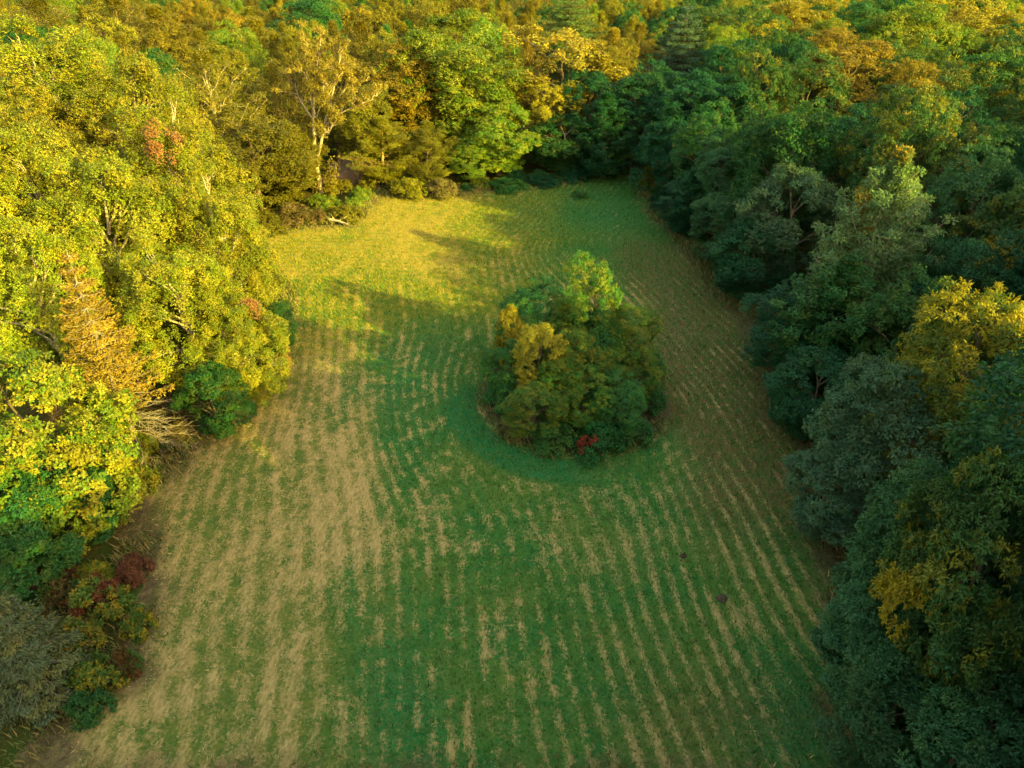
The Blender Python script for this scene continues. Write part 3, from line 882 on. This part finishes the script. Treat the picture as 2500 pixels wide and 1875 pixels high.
 ('broadleaf_tree', 'round2', 1970, 290, 16, 85, 'green', 'brown', 'dark green tree behind the grey-green oak', None),
 ('broadleaf_tree', 'round1', 2080, 280, 17, 105, 'deep', 'brown', 'dark green tree between the large orange-gold tree and the feathery pale green tree', None),
 ('broadleaf_tree', 'hick2', 1950, 415, 14, 115, 'greyteal', 'brown', 'grey-green oak at the shaded right edge of the meadow', 'grey-green oak'),
 ('broadleaf_tree', 'feather', 2205, 385, 19.5, 165, 'silver', 'pale', 'feathery pale green tree with upswept branches in the right wood', 'feathery pale green tree'),
 ('broadleaf_tree', 'round2', 2430, 390, 18, 135, 'teal', 'brown', 'dark teal tree at the right edge beside the feathery pale green tree', None),
 ('broadleaf_tree', 'round1', 2340, 330, 18.5, 100, 'hickory', 'brown', 'dark tree with gold flecks between the drooping yellow tree and the right edge', None),
 ('broadleaf_tree', 'hick2', 1850, 545, 9, 95, 'deep', 'brown', 'low dark green tree at the meadow edge below the grey-green oak', None),
 ('broadleaf_tree', 'feather', 2080, 640, 12.5, 165, 'green', 'brown', 'dark green tree with flat feathery boughs below the feathery pale green tree', 'flat-boughed green tree'),
 ('broadleaf_tree', 'round2', 1985, 720, 8.5, 125, 'deep', 'brown', 'low dark round tree at the meadow edge in front of the flat-boughed one', None),
 ('broadleaf_tree', 'round1', 2420, 590, 16, 130, 'deep', 'brown', 'dark green tree at the right edge above the yellow-leaved hickory', None),
 ('broadleaf_tree', 'round2', 2280, 700, 13, 130, 'green', 'brown', 'dark green tree left of the yellow-leaved hickory in the right wood', None),
 ('hickory_tree', 'hick1', 2430, 740, 17.5, 195, 'goldhick', 'brown', 'yellow-leaved hickory at the right edge, sunlit above the shaded wood', 'yellow-leaved hickory'),
 ('hickory_tree', 'hick2', 2210, 905, 13, 160, 'greyteal', 'brown', 'grey-teal hickory at the meadow edge in front of the yellow-leaved one', 'grey-teal hickory'),
 ('broadleaf_tree', 'hick2', 2010, 870, 7.5, 110, 'deep', 'brown', 'low dark green tree between the meadow and the grey-teal hickory', None),
 ('small_tree', 'hick2', 2060, 1120, 6.5, 110, 'greyteal', 'brown', 'small blue-grey tree jutting into the right side of the meadow', 'small blue-grey tree'),
 ('hickory_tree', 'hick1', 2330, 1200, 13, 190, 'teal', 'brown', 'large teal-green hickory at the right, behind the gap in the meadow edge', 'large teal hickory'),
 ('hickory_tree', 'hick2', 2480, 1150, 17, 190, 'hickory', 'brown', 'hickory with a few yellow sprays at the right edge below the yellow-leaved one', None),
 ('hickory_tree', 'hick1', 2200, 1470, 8, 160, 'teal', 'brown', 'dark teal tree at the lower right meadow edge', 'lower right teal tree'),
 ('hickory_tree', 'hick2', 2410, 1500, 10, 190, 'teal', 'brown', 'dark teal tree at the right edge near the bottom corner', None),
 ('hickory_tree', 'hick1', 2210, 1680, 6.5, 150, 'teal', 'brown', 'low dark teal tree near the bottom right, nearest the meadow', None),
 ('hickory_tree', 'hick2', 2420, 1760, 8, 180, 'teal', 'brown', 'dark tree filling the bottom right corner', None),
 # the island in the meadow
 ('small_tree', 'column', 1450, 648, 11.5, 62, 'island', 'brown', 'tall vine-covered tree, the highest of the island clump', 'tall island tree'),
 ('small_tree', 'round2', 1310, 700, 8, 85, 'islanddark', 'brown', 'dark green tree at the back left of the island clump', 'back left island tree'),
 ('small_tree', 'hick2', 1245, 750, 7.0, 32, 'yellow', 'brown', 'thin yellow sapling at the left tip of the island clump', None),
 ('small_tree', 'round1', 1540, 755, 8, 72, 'island', 'brown', 'yellow-green tree at the right of the island clump', 'right island tree'),
 ('small_tree', 'round2', 1565, 860, 5.5, 50, 'island', 'brown', 'lower yellow-green tree under the right tree of the island clump', None),
 ('small_tree', 'round1', 1318, 800, 8, 62, 'yellow', 'brown', 'rounded bright yellow tree in the middle of the island clump', 'bright yellow island tree'),
 ('small_tree', 'round1', 1400, 815, 7.5, 65, 'island', 'brown', 'yellow-green tree right of the bright yellow tree in the island clump', None),
 ('small_tree', 'round2', 1430, 905, 5.5, 72, 'island', 'brown', 'leafy green tree at the centre front of the island clump', None),
 ('small_tree', 'round1', 1300, 950, 5, 72, 'island', 'brown', 'light green tree at the front left of the island clump', 'front left island tree'),
 ('small_tree', 'round2', 1515, 930, 5, 72, 'islanddark', 'brown', 'dark green tree at the front right of the island clump', 'front right island tree'),
 ('small_tree', 'round1', 1240, 850, 5.5, 55, 'islanddark', 'brown', 'dark green tree at the left side of the island clump', None),
 ('small_tree', 'hick2', 1370, 880, 6, 60, 'island', 'brown', 'fresh green tree below the bright yellow tree of the island clump', None),
 ('small_tree', 'round1', 1390, 730, 8, 60, 'island', 'brown', 'fresh green tree left of the tall tree of the island clump', None),
 ('small_tree', 'hick1', 1490, 860, 6, 60, 'island', 'brown', 'leafy yellow-green tree between the front and right trees of the island clump', None),
 ('small_tree', 'round2', 1475, 780, 7, 75, 'islanddark', 'brown', 'shaded green tree behind the centre of the island clump', None),
]
KEEPERS = ('feathery pale green tree', 'grey-green oak', 'yellow-leaved hickory', 'large orange-gold tree', 'layered pine', 'bright green leafy tree',
           'yellow vine-hung tree', 'grey-teal hickory', 'flat-boughed green tree', 'dark pine', 'ash-grey conifer')
KEEP = []
LAND = []
PLACED = []     # x, y, radius
for (nm, pr, px, py, H, hw, leaf, bark, label, land) in T:
    x, y, t = at(px, py, H * 0.97)
    R = hw / FPX * t
    if 'island' not in label and 'pale-trunked' not in label:
        pass
    cat = {'spruce_tree': 'spruce', 'pine_tree': 'pine', 'sycamore_tree': 'sycamore', 'maple_tree': 'maple', 'juniper_tree': 'juniper',
           'hickory_tree': 'hickory', 'dead_conifer': 'conifer'}.get(nm, 'tree')
    grp = {'sycamore_tree': 'sunlit sycamores along the left side', 'hickory_tree': 'hickories along the right side'}.get(nm)
    if 'island' in label:
        grp = 'trees of the island clump'
    plant(nm, pr, x, y, H, R, leaf, label, cat, bark, grp)
    PLACED.append((x, y, R, H))
    if land in KEEPERS:
        KEEP.append((*project(x, y, H * 0.62), hw, abs(project(x, y, H)[1] - project(x, y, H * 0.3)[1]) * 0.6))
    if land:
        LAND.append((*project(x, y, H * 0.8)[:2], land))

# the pale bare-limbed tree at the far left of the meadow
def bare_tree():
    bx, by, _ = at(785, 470)
    e = obj("bare_limbed_tree", None, label="pale bare-limbed tree with thin yellow-green foliage at the meadow's far left end", category="tree")
    e.location = (bx, by, ground_z(bx, by) - 0.1)
    r = np.random.default_rng(77)
    H = 22.0
    sc = 106 / FPX        # metres per photograph pixel there
    def P(px, py, dy=0.0):
        # point of the tree seen at a pixel, dy metres nearer or farther than its trunk
        v = (937.5 - py) / FPX
        t = (by + dy) / (cP + v * sP)
        return np.array([(px - 1250) / FPX * t - bx, dy, CAM_H + (-sP + v * cP) * t])
    wd = Wood()
    base = np.array([0, 0, 0.0])
    wd.tube([base, P(775, 420), P(768, 370), P(766, 320), P(766, 270)], [0.44, 0.34, 0.29, 0.24, 0.2], 9)
    wd.tube([P(770, 400) , P(783, 350, -0.5), P(790, 310, -0.7), P(797, 280, -0.8)], [0.27, 0.22, 0.2, 0.17], 8)
    obj("trunk", wd.build("bare_trunk", BARK['pale']), e)
    limbs = [
        ([P(766, 275), P(764, 230), P(770, 180, 0.5), P(778, 130, 0.7), P(783, 95, 1)], 0.24),
        ([P(766, 275), P(757, 235, -0.5), P(748, 190, -1), P(752, 150, -1.4), P(748, 118, -1.5)], 0.17),
        ([P(765, 290), P(745, 262, 0.7), P(727, 232, 1.2), P(720, 205, 1.8), P(700, 190, 2.4)], 0.15),
        ([P(797, 282, -0.8), P(808, 240, -1.1), P(818, 200, -1.6), P(826, 165, -2), P(832, 130, -2)], 0.22),
        ([P(797, 285, -0.8), P(820, 245, -0.3), P(845, 212, 0.4), P(875, 196, 0.9), P(898, 194, 1.2)], 0.17),
        ([P(790, 312, -0.7), P(815, 282, -1.6), P(850, 265, -2.2), P(885, 250, -2.8), P(912, 240, -3.2)], 0.19),
        ([P(768, 300), P(780, 262, -1.2), P(788, 225, -1.6), P(792, 200, -1.8)], 0.13),
        ([P(766, 330), P(800, 318, -1.2), P(802, 326, -2), P(812, 300, -2.2)], 0.12),
    ]
    lv = Leaves()
    for pts, r0 in limbs:
        pts = np.array(pts)
        w2, w4 = Wood(), Wood()
        n = len(pts)
        w2.tube(pts, np.linspace(r0 * 0.78, 0.04, n), 7)
        L = len(pts)
        for q in range(11):
            t = r.uniform(0.35, 1.0) * (L - 1)
            b = np.array([np.interp(t, range(L), pts[:, k]) for k in range(3)])
            d = nrm(r.normal(size=3) * np.array([1, 1, 0.5]) + np.array([0, 0, 0.65]) + nrm(pts[-1] - pts[0]) * 0.6)
            ln = r.uniform(1.0, 2.6)
            tw = curve(b, b + d * ln, 0.1, r, 5, 0.5)
            w4.tube(tw, np.linspace(0.055, 0.012, 5), 5)
            for s_ in range(3):
                e2 = tw[2 + s_ % 3] + nrm(r.normal(size=3) + d) * r.uniform(0.5, 1.1)
                w4.tube(np.stack([tw[2], (tw[2] + e2) / 2 + r.normal(size=3) * 0.07, e2]), [0.025, 0.016, 0.008], 4)
                nt_ = int(r.integers(20, 52))
                td = sph(r, nt_, np.array([0, 0, 1.0]), -0.2)
                lv.add(e2 + td * r.uniform(0.2, 0.75, (nt_, 1)), td, r.random(), r.random())
        lo = obj("limb", w2.build("bare_limb", BARK['pale']), e)
        obj("twigs", w4.build("bare_twigs", BARK['pale']), lo)
    # ivy around the stems
    for c0, c1, rr in ((P(770, 410), P(766, 330), 0.75), (P(775, 470), P(770, 420), 0.9), (P(800, 480, -1), P(812, 400, -1), 1.1)):
        for q in range(26):
            t = r.random()
            c = c0 * (1 - t) + c1 * t
            td = sph(r, 14)
            lv.add(c + td * rr * r.uniform(0.5, 1, (14, 1)), td, r.random(), r.random())
    leaf_mat('thin', (0.17, 0.15, 0.022), (0.23, 0.19, 0.03), 0.4)
    dress(obj("crown", lv.build("bare_crown", r, L=0.24, W=0.45, k=4), e), 'thin')
    PLACED.append((bx, by, 4, H))
    LAND.append((*project(bx, by, 16)[:2], 'pale bare-limbed tree'))
bare_tree()

PLACED_MAIN = list(PLACED)

# ------------------------------------------------------------------ the woods behind and beside them
def ordinal(k):
    return ['nearest', 'second nearest', 'third nearest', 'fourth nearest', 'fifth nearest', 'sixth nearest', 'seventh nearest', 'eighth nearest'][k] if k < 8 else None

AUTO = []   # name, proto, x, y, H, R, leaf, bark, kind words
def too_close(x, y, f=0.82, R=4.5):
    for (a, b, r_, h) in PLACED:
        if (a - x) ** 2 + (b - y) ** 2 < ((r_ + R) * f) ** 2:
            return True
    return False
TONE = {'gold': 'golden', 'orange': 'orange-gold', 'olive': 'olive', 'lime': 'yellow-green', 'yellow': 'yellow', 'green': 'green', 'deep': 'dark green',
        'teal': 'teal', 'hickory': 'gold-flecked green', 'greyteal': 'grey-green', 'weed': 'tawny', 'islanddark': 'dark green', 'maple': 'green', 'rust': 'rust-red',
        'island': 'light green', 'sumac_mix': 'mixed', 'sumac_red': 'red'}
fr = np.random.default_rng(99)
for yy in np.arange(20, 300, 6.6):
    for xx in np.arange(-190, 215, 7.2):
        x = xx + fr.uniform(-2.4, 2.4)
        y = yy + fr.uniform(-2.2, 2.2)
        R = fr.uniform(4.2, 5.6)
        if float(edge_dist(np.array([x]), np.array([y]))[0]) > -4.0:
            continue
        px, py, d = project(x, y, 17)
        hw = R / d * FPX
        if px < -hw - 60 or px > 2500 + hw + 60 or py < -75 or py > 1990:
            continue
        if x < 0 and y < 58 and x > -37:
            continue
        if y > 230 and fr.random() < 0.2:
            continue
        if any(d < kd - 2 and abs(px - kx) < (kw + hw) * 0.62 and py < ky + kh * 0.3 and project(x, y, 2)[1] > ky - kh for kx, ky, kd, kw, kh in KEEP):
            continue
        if too_close(x, y, 0.62, R):
            continue
        right = px > 1600 or (px > 1350 and y < 118)
        if right:
            leaf = fr.choice(['hickory', 'deep', 'green', 'lime', 'yellow', 'orange'], p=([.22, .14, .14, .22, .16, .12] if y > 95 else [.3, .24, .26, .10, .05, .05]))
            if leaf == 'orange' and y < 100:
                leaf = 'green'
            pr = fr.choice(['round1', 'round2', 'hick1', 'hick2'])
            H = fr.uniform(20.5, 22) if (35 < x < 52 and 56 < y < 82) else fr.uniform(16.5, 19.5) if not (x < 36 and y < 62) else fr.uniform(13.5, 15.5)
        else:
            leaf = fr.choice(['gold', 'olive', 'orange', 'lime', 'green'], p=[.36, .26, .06, .22, .10])
            pr = fr.choice(['airy1', 'airy2', 'round1', 'round2', 'vine'], p=[.3, .2, .2, .2, .1])
            H = fr.uniform(16, 19.5)
        if x < -30 and y < 60:
            leaf, pr = fr.choice(['maple', 'green']), 'round1'
        AUTO.append(['broadleaf_tree', pr, x, y, H, R, leaf, 'ochre' if pr.startswith('airy') else 'brown', 'tree'])
        PLACED.append((x, y, R, H))

# shrubs along the edges: photograph pixel of the foot, height, half width px, leaves, proto, label
S = [
 (255, 1500, 3.0, 75, 'sumac_mix', 'shrub3', 'green and yellow sumac shrub, tallest of the colourful shrubs at the lower left', 'colourful lower left shrubs'),
 (165, 1490, 2.6, 60, 'sumac_red', 'shrub1', 'dark red sumac shrub left of the tallest colourful shrub', None),
 (345, 1540, 1.8, 40, 'sumac_mix', 'shrub1', 'green and red-brown sumac shrub on the meadow side of the tallest colourful shrub', None),
 (200, 1590, 2.4, 60, 'sumac_mix', 'shrub3', 'green and russet sumac shrub below the dark red one at the lower left', None),
 (245, 1680, 2.4, 62, 'sumac_mix', 'shrub1', 'yellow and red shrub near the juniper at the lower left', None),
 (310, 1640, 1.8, 42, 'sumac_red', 'shrub2', 'crimson shrub beside the yellow and red one at the lower left', None),
 (120, 1420, 1.6, 70, 'rust', 'shrub2', 'rust-brown low shrub in the dark under the broad left maple', None),
 (60, 1530, 2.0, 70, 'green', 'shrub1', 'dark green shrub behind the corner juniper', None),
 (225, 1740, 1.6, 55, 'green', 'shrub2', 'dark green shrub at the foot of the colourful lower left shrubs', None),
 (330, 1400, 1.6, 45, 'rust', 'shrub1', 'small rust-red shrub above the colourful shrubs under the maple', None),
 (120, 1640, 2.0, 60, 'rust', 'shrub2', 'rust-brown shrub behind the corner juniper', None),
 (640, 860, 2.8, 60, 'islanddark', 'shrub3', 'dark green shrub below the leaning small sycamore', None),
 (540, 960, 2.4, 60, 'green', 'shrub1', 'green shrub at the left meadow edge right of the spruce', None),
 (1415, 483, 1.1, 22, 'green', 'shrub1', 'lone green shrub standing out on the shaded far meadow', 'lone far shrub'),
 # island understorey
 (1228, 1000, 3.0, 46, 'islanddark', 'shrub3', 'dark green shrub at the left foot of the island clump', None),
 (1270, 1060, 2.2, 50, 'weed', 'shrub1', 'brownish shrub at the lower left foot of the island clump', None),
 (1350, 1090, 2.4, 60, 'islanddark', 'shrub3', 'dark green shrub at the front foot of the island clump, left of the reddened one', None),
 (1460, 1105, 2.6, 62, 'islandred', 'shrub3', 'reddened dark green shrub at the front foot of the island clump', 'reddened island shrub'),
 (1535, 1080, 2.6, 56, 'islanddark', 'shrub3', 'dark green shrub at the front right foot of the island clump', None),
 (1585, 1005, 2.8, 46, 'islanddark', 'shrub3', 'dark green shrub at the right foot of the island clump', None),
 (1578, 920, 3.0, 42, 'islanddark', 'shrub3', 'dark green shrub at the right side of the island clump under its right tree', None),
 (1235, 900, 3.2, 42, 'islanddark', 'shrub3', 'dark green shrub at the back left foot of the island clump', None),
 (1420, 1035, 3.4, 60, 'island', 'shrub3', 'light green shrub in the front of the island clump above the reddened one', None),
 # right edge
 (2195, 1290, 3.4, 66, 'rust', 'shrub3', 'rust-red shrub beside the grey-teal hickory', 'rust-red shrub'),
 (2150, 1200, 3.4, 40, 'rust', 'shrub3', 'small rust-brown shrub between the small blue-grey tree and the grey-teal hickory', None),
 (2110, 1640, 1.8, 70, 'teal', 'shrub2', 'grey-green shrub at the lower right meadow edge', None),
 (2120, 1780, 1.6, 70, 'weed', 'shrub2', 'tawny weed clump at the bottom right meadow edge', None),
 (1985, 1060, 2.2, 60, 'deep', 'shrub1', 'dark green shrub in the shaded notch above the small blue-grey tree', None),
 # far edge
 (1080, 480, 3.0, 40, 'weed', 'shrub3', 'tawny shrub at the sunlit far end of the meadow', None),
 (1000, 482, 3.2, 45, 'gold', 'shrub3', 'golden shrub at the far end beneath the golden thicket tree', None),
 (930, 460, 3.6, 48, 'olive', 'shrub3', 'olive shrub at the far left end of the meadow', None),
 (850, 535, 2.4, 40, 'olive', 'shrub1', 'rounded olive shrub at the end of the fallen log', None),
 (720, 545, 3.0, 50, 'weed', 'shrub3', 'tawny shrub behind the fallen log', None),
 (650, 565, 2.8, 50, 'olive', 'shrub3', 'olive shrub at the corner of the sunlit meadow', None),
 (735, 455, 2.6, 45, 'weed', 'shrub3', 'tawny shrub left of the foot of the pale bare-limbed tree', None),
 (830, 470, 2.2, 40, 'gold', 'shrub1', 'golden shrub right of the foot of the pale bare-limbed tree', None),
 (700, 500, 2.8, 50, 'olive', 'shrub3', 'olive shrub between the rounded olive tree and the fallen log', None),
 (790, 505, 1.8, 42, 'lime', 'shrub2', 'yellow-green ivy shrub in front of the pale bare-limbed tree', None),
 (680, 430, 2.6, 48, 'weed', 'shrub2', 'low tawny shrub in the gap left of the pale bare-limbed tree', None),
 (1240, 462, 1.6, 50, 'islanddark', 'shrub2', 'low dark green undergrowth shrub by the foot of the slender pale-trunked tree', None),
 (1330, 452, 1.5, 45, 'deep', 'shrub2', 'low dark undergrowth shrub left of the slender pale trunk', None),
 (1400, 440, 1.8, 45, 'deep', 'shrub2', 'low dark undergrowth shrub right of the slender pale trunk', None),
 (1455, 408, 2.4, 42, 'green', 'shrub1', 'green shrub at the dark far end of the meadow', None),
 (1530, 402, 2.2, 40, 'weed', 'shrub1', 'tawny green shrub behind the bare earth patch', None),
 (1585, 452, 2.8, 34, 'lime', 'shrub3', 'yellow-green shrub at the left foot of the ash-grey conifer', None),
]
for (px, py, H, hw, leaf, pr, label, land) in S:
    x, y, t = at(px, py)
    plant('shrub', pr, x, y, H, hw / FPX * t, leaf, label, 'shrub', 'brown', 'shrubs of the island clump' if 'island clump' in label else None)
    PLACED.append((x, y, 1.5, H))
    if land:
        LAND.append((*project(x, y, H * 0.6)[:2], land))

# undergrowth all along the edge of the meadow
seg = np.concatenate([EDGE, EDGE[:1]])
for a, b in zip(seg[:-1], seg[1:]):
    n = max(1, int(np.linalg.norm(b - a) / 2.3))
    nv = np.array([(b - a)[1], -(b - a)[0]])
    nv = nv / (np.linalg.norm(nv) + 1e-9)
    for q in range(n):
        p = a + (b - a) * (q + fr.random()) / n
        if p[1] < 22:
            continue
        # outward side
        o = p + nv * 1.0
        if float(edge_dist(o[None, 0], o[None, 1])[0]) > 0:
            nv = -nv
        p = p + nv * fr.uniform(0.8, 2.8)
        if any((p[0] - c) ** 2 + (p[1] - d) ** 2 < 1.7 ** 2 for c, d, r_, h in PLACED if h < 4.5):
            continue
        px, py, d = project(p[0], p[1], 1)
        if px < -40 or px > 2540 or py > 1900:
            continue
        lit = p[0] < -2 and p[1] > 60
        leaf = fr.choice(['weed', 'olive', 'gold', 'green', 'lime'], p=[.35, .25, .15, .15, .1]) if lit else (
            fr.choice(['green', 'deep', 'weed', 'teal'], p=[.3, .35, .2, .15]) if p[0] > 0 else fr.choice(['green', 'weed', 'rust', 'maple'], p=[.35, .35, .1, .2]))
        AUTO.append(['shrub', fr.choice(['shrub1', 'shrub2', 'shrub3']), p[0], p[1], fr.uniform(1.0, 2.6), fr.uniform(1.1, 2.0), leaf, 'brown', 'shrub'])
        PLACED.append((p[0], p[1], 1.5, 2))

# leave out the woodland trees that stand wholly behind others
def seen_only():
    W_, H_ = 313, 235
    occ = np.zeros((H_, W_), bool)
    q = [(x, y, r_, h, None) for (x, y, r_, h) in PLACED_MAIN] + [(a[2], a[3], a[5], a[4], k) for k, a in enumerate(AUTO)]
    q.sort(key=lambda v: project(v[0], v[1], v[3] * 0.6)[2])
    yy_, xx_ = np.mgrid[0:H_, 0:W_]
    keep_ = set()
    for x, y, r_, h, k in q:
        px, py, d = project(x, y, h * 0.58)
        t_ = project(x, y, h * 0.96)[1]
        b_ = project(x, y, h * 0.12)[1]
        rx, ry = 0.72 * r_ / d * FPX / 8, (abs(b_ - t_) / 2 + 0.15 * r_ / d * FPX) / 8 * 0.85
        m_ = ((xx_ - px / 8) / rx) ** 2 + ((yy_ - (t_ + b_) / 16) / ry) ** 2 < 1
        n_ = int((m_ & ~occ).sum())
        if k is None or n_ > ((2 if y > 170 else 5 if y > 140 else 12) if AUTO[k][8] == 'tree' else 3):
            if k is not None:
                keep_.add(k)
            if h > 4:
                occ |= m_
    return [a for k, a in enumerate(AUTO) if k in keep_]
AUTO = seen_only()

# labels of these: tone, kind and place relative to the nearest tree one can point at
lab = {}
for k, a in enumerate(AUTO):
    px, py, d = project(a[2], a[3], a[4] * 0.8)
    best = min(LAND, key=lambda l: math.hypot(l[0] - px, (l[1] - py) * 1.3))
    dx, dy = px - best[0], py - best[1]
    rel = ('right of' if dx > 0 else 'left of') if abs(dx) > abs(dy) * 1.3 else ('below' if dy > 0 else 'behind')
    if a[8] == 'shrub':
        base = f"{TONE[a[6]]} edge shrub {rel} the {best[2]}"
    else:
        sh = {'airy1': 'airy', 'airy2': 'tall airy', 'vine': 'vine-hung', 'round1': 'rounded', 'round2': 'broad', 'hick1': 'drooping', 'hick2': 'leafy'}[a[1]]
        base = f"{TONE[a[6]]} {sh} woodland tree {rel} the {best[2]}"
    lab.setdefault(base, []).append((math.hypot(dx, dy), k))
for base, ks in lab.items():
    ks.sort()
    for q, (dd, k) in enumerate(ks):
        a = AUTO[k]
        L = base if len(ks) == 1 else (f"{base}, {ordinal(q)} to it" if ordinal(q) else base + ", among the farthest")
        plant(a[0], a[1], a[2], a[3], a[4], a[5], a[6], L, a[8], a[7],
              'woodland trees around the meadow' if a[8] == 'tree' else 'undergrowth along the meadow edge')

# unseen trees added right of and behind the camera, heights set to shape the meadow's shade
SHADE_BELT = []
br_ = np.random.default_rng(5)
def in_frame(x, y, H, R_):
    for z in (2, H * 0.5, H):
        px, py, d = project(x, y, z)
        if d > 0.5:
            hw = R_ / d * FPX
            if -hw < px - 0 < 2500 + hw and -hw < py < 1875 + hw:
                return True
    return False
for yy in np.arange(-30, 27, 7.6):
    for xx in np.arange(-16, 66, 8.2):
        x, y = xx + br_.uniform(-1, 1), yy + br_.uniform(-1, 1)
        H = 24.5 + br_.uniform(-1, 1) if x < 33 or y < 16 else 22.5
        t = x * SUN_AZ[0] + y * SUN_AZ[1]
        if in_frame(x, y, H, 5.0) or t < 4 or t > 40:
            continue
        if 34 < x < 52 and 13 < y < 30:
            H = 20.5
        SHADE_BELT.append((x, y, H))
SHADE_BELT = [b for b in SHADE_BELT if math.hypot(b[0] - 34, b[1] - 23) > 4.5]
SHADE_BELT += [(27.5, 23, 24.5), (43, 33, 21), (44, 40, 21), (43.5, 47, 21), (50, 36, 22), (51, 43, 22)]
for yy in np.arange(44, 150, 8.0):  # further unseen trees, added to darken the right wood below its tops
    for k_, off in enumerate((13, 22)):
        x, y = 0.74 * yy + off + br_.uniform(-1.5, 1.5), yy + br_.uniform(-1.5, 1.5)
        if not in_frame(x, y, 24, 4.5):
            SHADE_BELT.append((x, y, 23.5 + br_.uniform(-1, 1.5)))
for (x, y, H) in SHADE_BELT:
    plant('broadleaf_tree', 'round2', x, y, H, 7.2, 'deep', 'unseen woodland tree out of frame, placed and sized for the shade it casts', 'tree', 'brown',
          'unseen woodland trees placed for their shade')

# ------------------------------------------------------------------ small things on the ground
def lump(name, px, py, R, H, c1, c2, label, cat, seed):
    r = np.random.default_rng(seed)
    x, y, _ = at(px, py)
    n, m = 14, 5
    V = [[0, 0, H]]
    for j in range(1, m + 1):
        for k in range(n):
            a = k / n * 2 * math.pi
            q = j / m
            rr = R * q * (1 + 0.25 * r.normal() * q)
            V.append([math.cos(a) * rr, math.sin(a) * rr * 0.8, H * (1 - q * q) * r.uniform(0.7, 1.1) - (0.06 if j == m else 0)])
    F = []
    for k in range(n):
        F.append((0, 1 + k, 1 + (k + 1) % n))
    Fq = [(1 + (j - 1) * n + k, 1 + j * n + k, 1 + j * n + (k + 1) % n, 1 + (j - 1) * n + (k + 1) % n) for j in range(1, m) for k in range(n)]
    me = bpy.data.meshes.new(name)
    me.from_pydata(V, [], F + Fq)
    me.materials.append(bark_mat(name + str(seed), c1, c2))
    o = obj(name, me, label=label, category=cat)
    o.location = (x, y, ground_z(x, y) + 0.02)
lump('earth_mound', 1668, 1358, 0.3, 0.16, (0.03, 0.012, 0.006), (0.06, 0.026, 0.012), 'small reddish brown earth mound between hay rows on the right', 'mound', 1)
lump('earth_mound', 1762, 1462, 0.45, 0.2, (0.03, 0.02, 0.01), (0.06, 0.038, 0.018), 'larger dark brown earth mound nearer the lower right wood', 'mound', 2)
lump('earth_patch', 1545, 432, 1.6, 0.12, (0.24, 0.15, 0.08), (0.36, 0.25, 0.15), 'pale bare earth patch at the shaded far corner of the meadow', 'earth', 3)

def earth_bank():
    r = np.random.default_rng(8)
    x, y, _ = at(872, 415)
    a = np.linspace(0, 2 * math.pi, 40, endpoint=False)
    ring_ = 1 + 0.22 * np.sin(3 * a + 1) + 0.12 * np.sin(7 * a) + r.normal(size=40) * 0.05
    V = [(0, 0, 0.5)]
    F = []
    for j in range(1, 6):
        q = j / 5
        for k in range(40):
            V.append((math.cos(a[k]) * 5.2 * q * ring_[k], math.sin(a[k]) * 8.5 * q * ring_[k], 0.5 * (1 - q * q) + 0.06 * r.normal() * (1 - q) - (0.1 if j == 5 else 0)))
    for k in range(40):
        F.append((0, 1 + k, 1 + (k + 1) % 40))
        for j in range(1, 5):
            F.append((1 + (j - 1) * 40 + k, 1 + j * 40 + k, 1 + j * 40 + (k + 1) % 40, 1 + (j - 1) * 40 + (k + 1) % 40))
    me = bpy.data.meshes.new("earth_bank")
    me.from_pydata(V, [], F)
    me.polygons.foreach_set("use_smooth", [True] * len(F))
    me.materials.append(bark_mat('earth', (0.17, 0.10, 0.055), (0.33, 0.21, 0.12)))
    o = obj("earth_bank", me, kind="structure", label="bare tan earth bank beside the pale bare-limbed tree")
    o.location = (x, y, ground_z(x, y) + 0.05)
earth_bank()

def log(name, pts_px, r0, bark, label):
    r = np.random.default_rng(len(label))
    P = np.array([[*at(px, py, z)[:2], z + ground_z(*at(px, py, z)[:2])] for px, py, z in pts_px])
    w_ = Wood()
    t = np.linspace(0, 1, 9) * (len(P) - 1)
    Q = np.stack([np.interp(t, range(len(P)), P[:, k]) for k in range(3)], 1)
    Q += r.normal(size=Q.shape) * 0.04
    c = Q[0].copy()
    w_.tube(Q - c, np.linspace(r0, r0 * 0.35, 9), 9)
    e = obj(name, None, label=label, category='log')
    e.location = c
    obj("stem", w_.build(name, BARK[bark]), e)
    w3 = Wood()
    for q in (3, 5, 6, 7):
        d = nrm(r.normal(size=3) + np.array([0, 0, 0.8]))
        w3.tube(curve(Q[q] - c, Q[q] - c + d * r.uniform(0.7, 1.5), 0, r, 4), np.linspace(r0 * 0.35, 0.02, 4), 5)
    obj("broken_branches", w3.build(name + "_b", BARK[bark]), e)
log('fallen_log', [(768, 527, 0.4), (805, 535, 0.4), (850, 547, 0.3)], 0.34, 'pale', 'pale fallen log lying at the sunlit far left edge of the meadow')
log('fallen_branch', [(970, 472, 0.3), (985, 450, 1.2), (1000, 445, 1.6)], 0.12, 'white', 'bare whitish fallen branch at the far end of the sunlit grass')
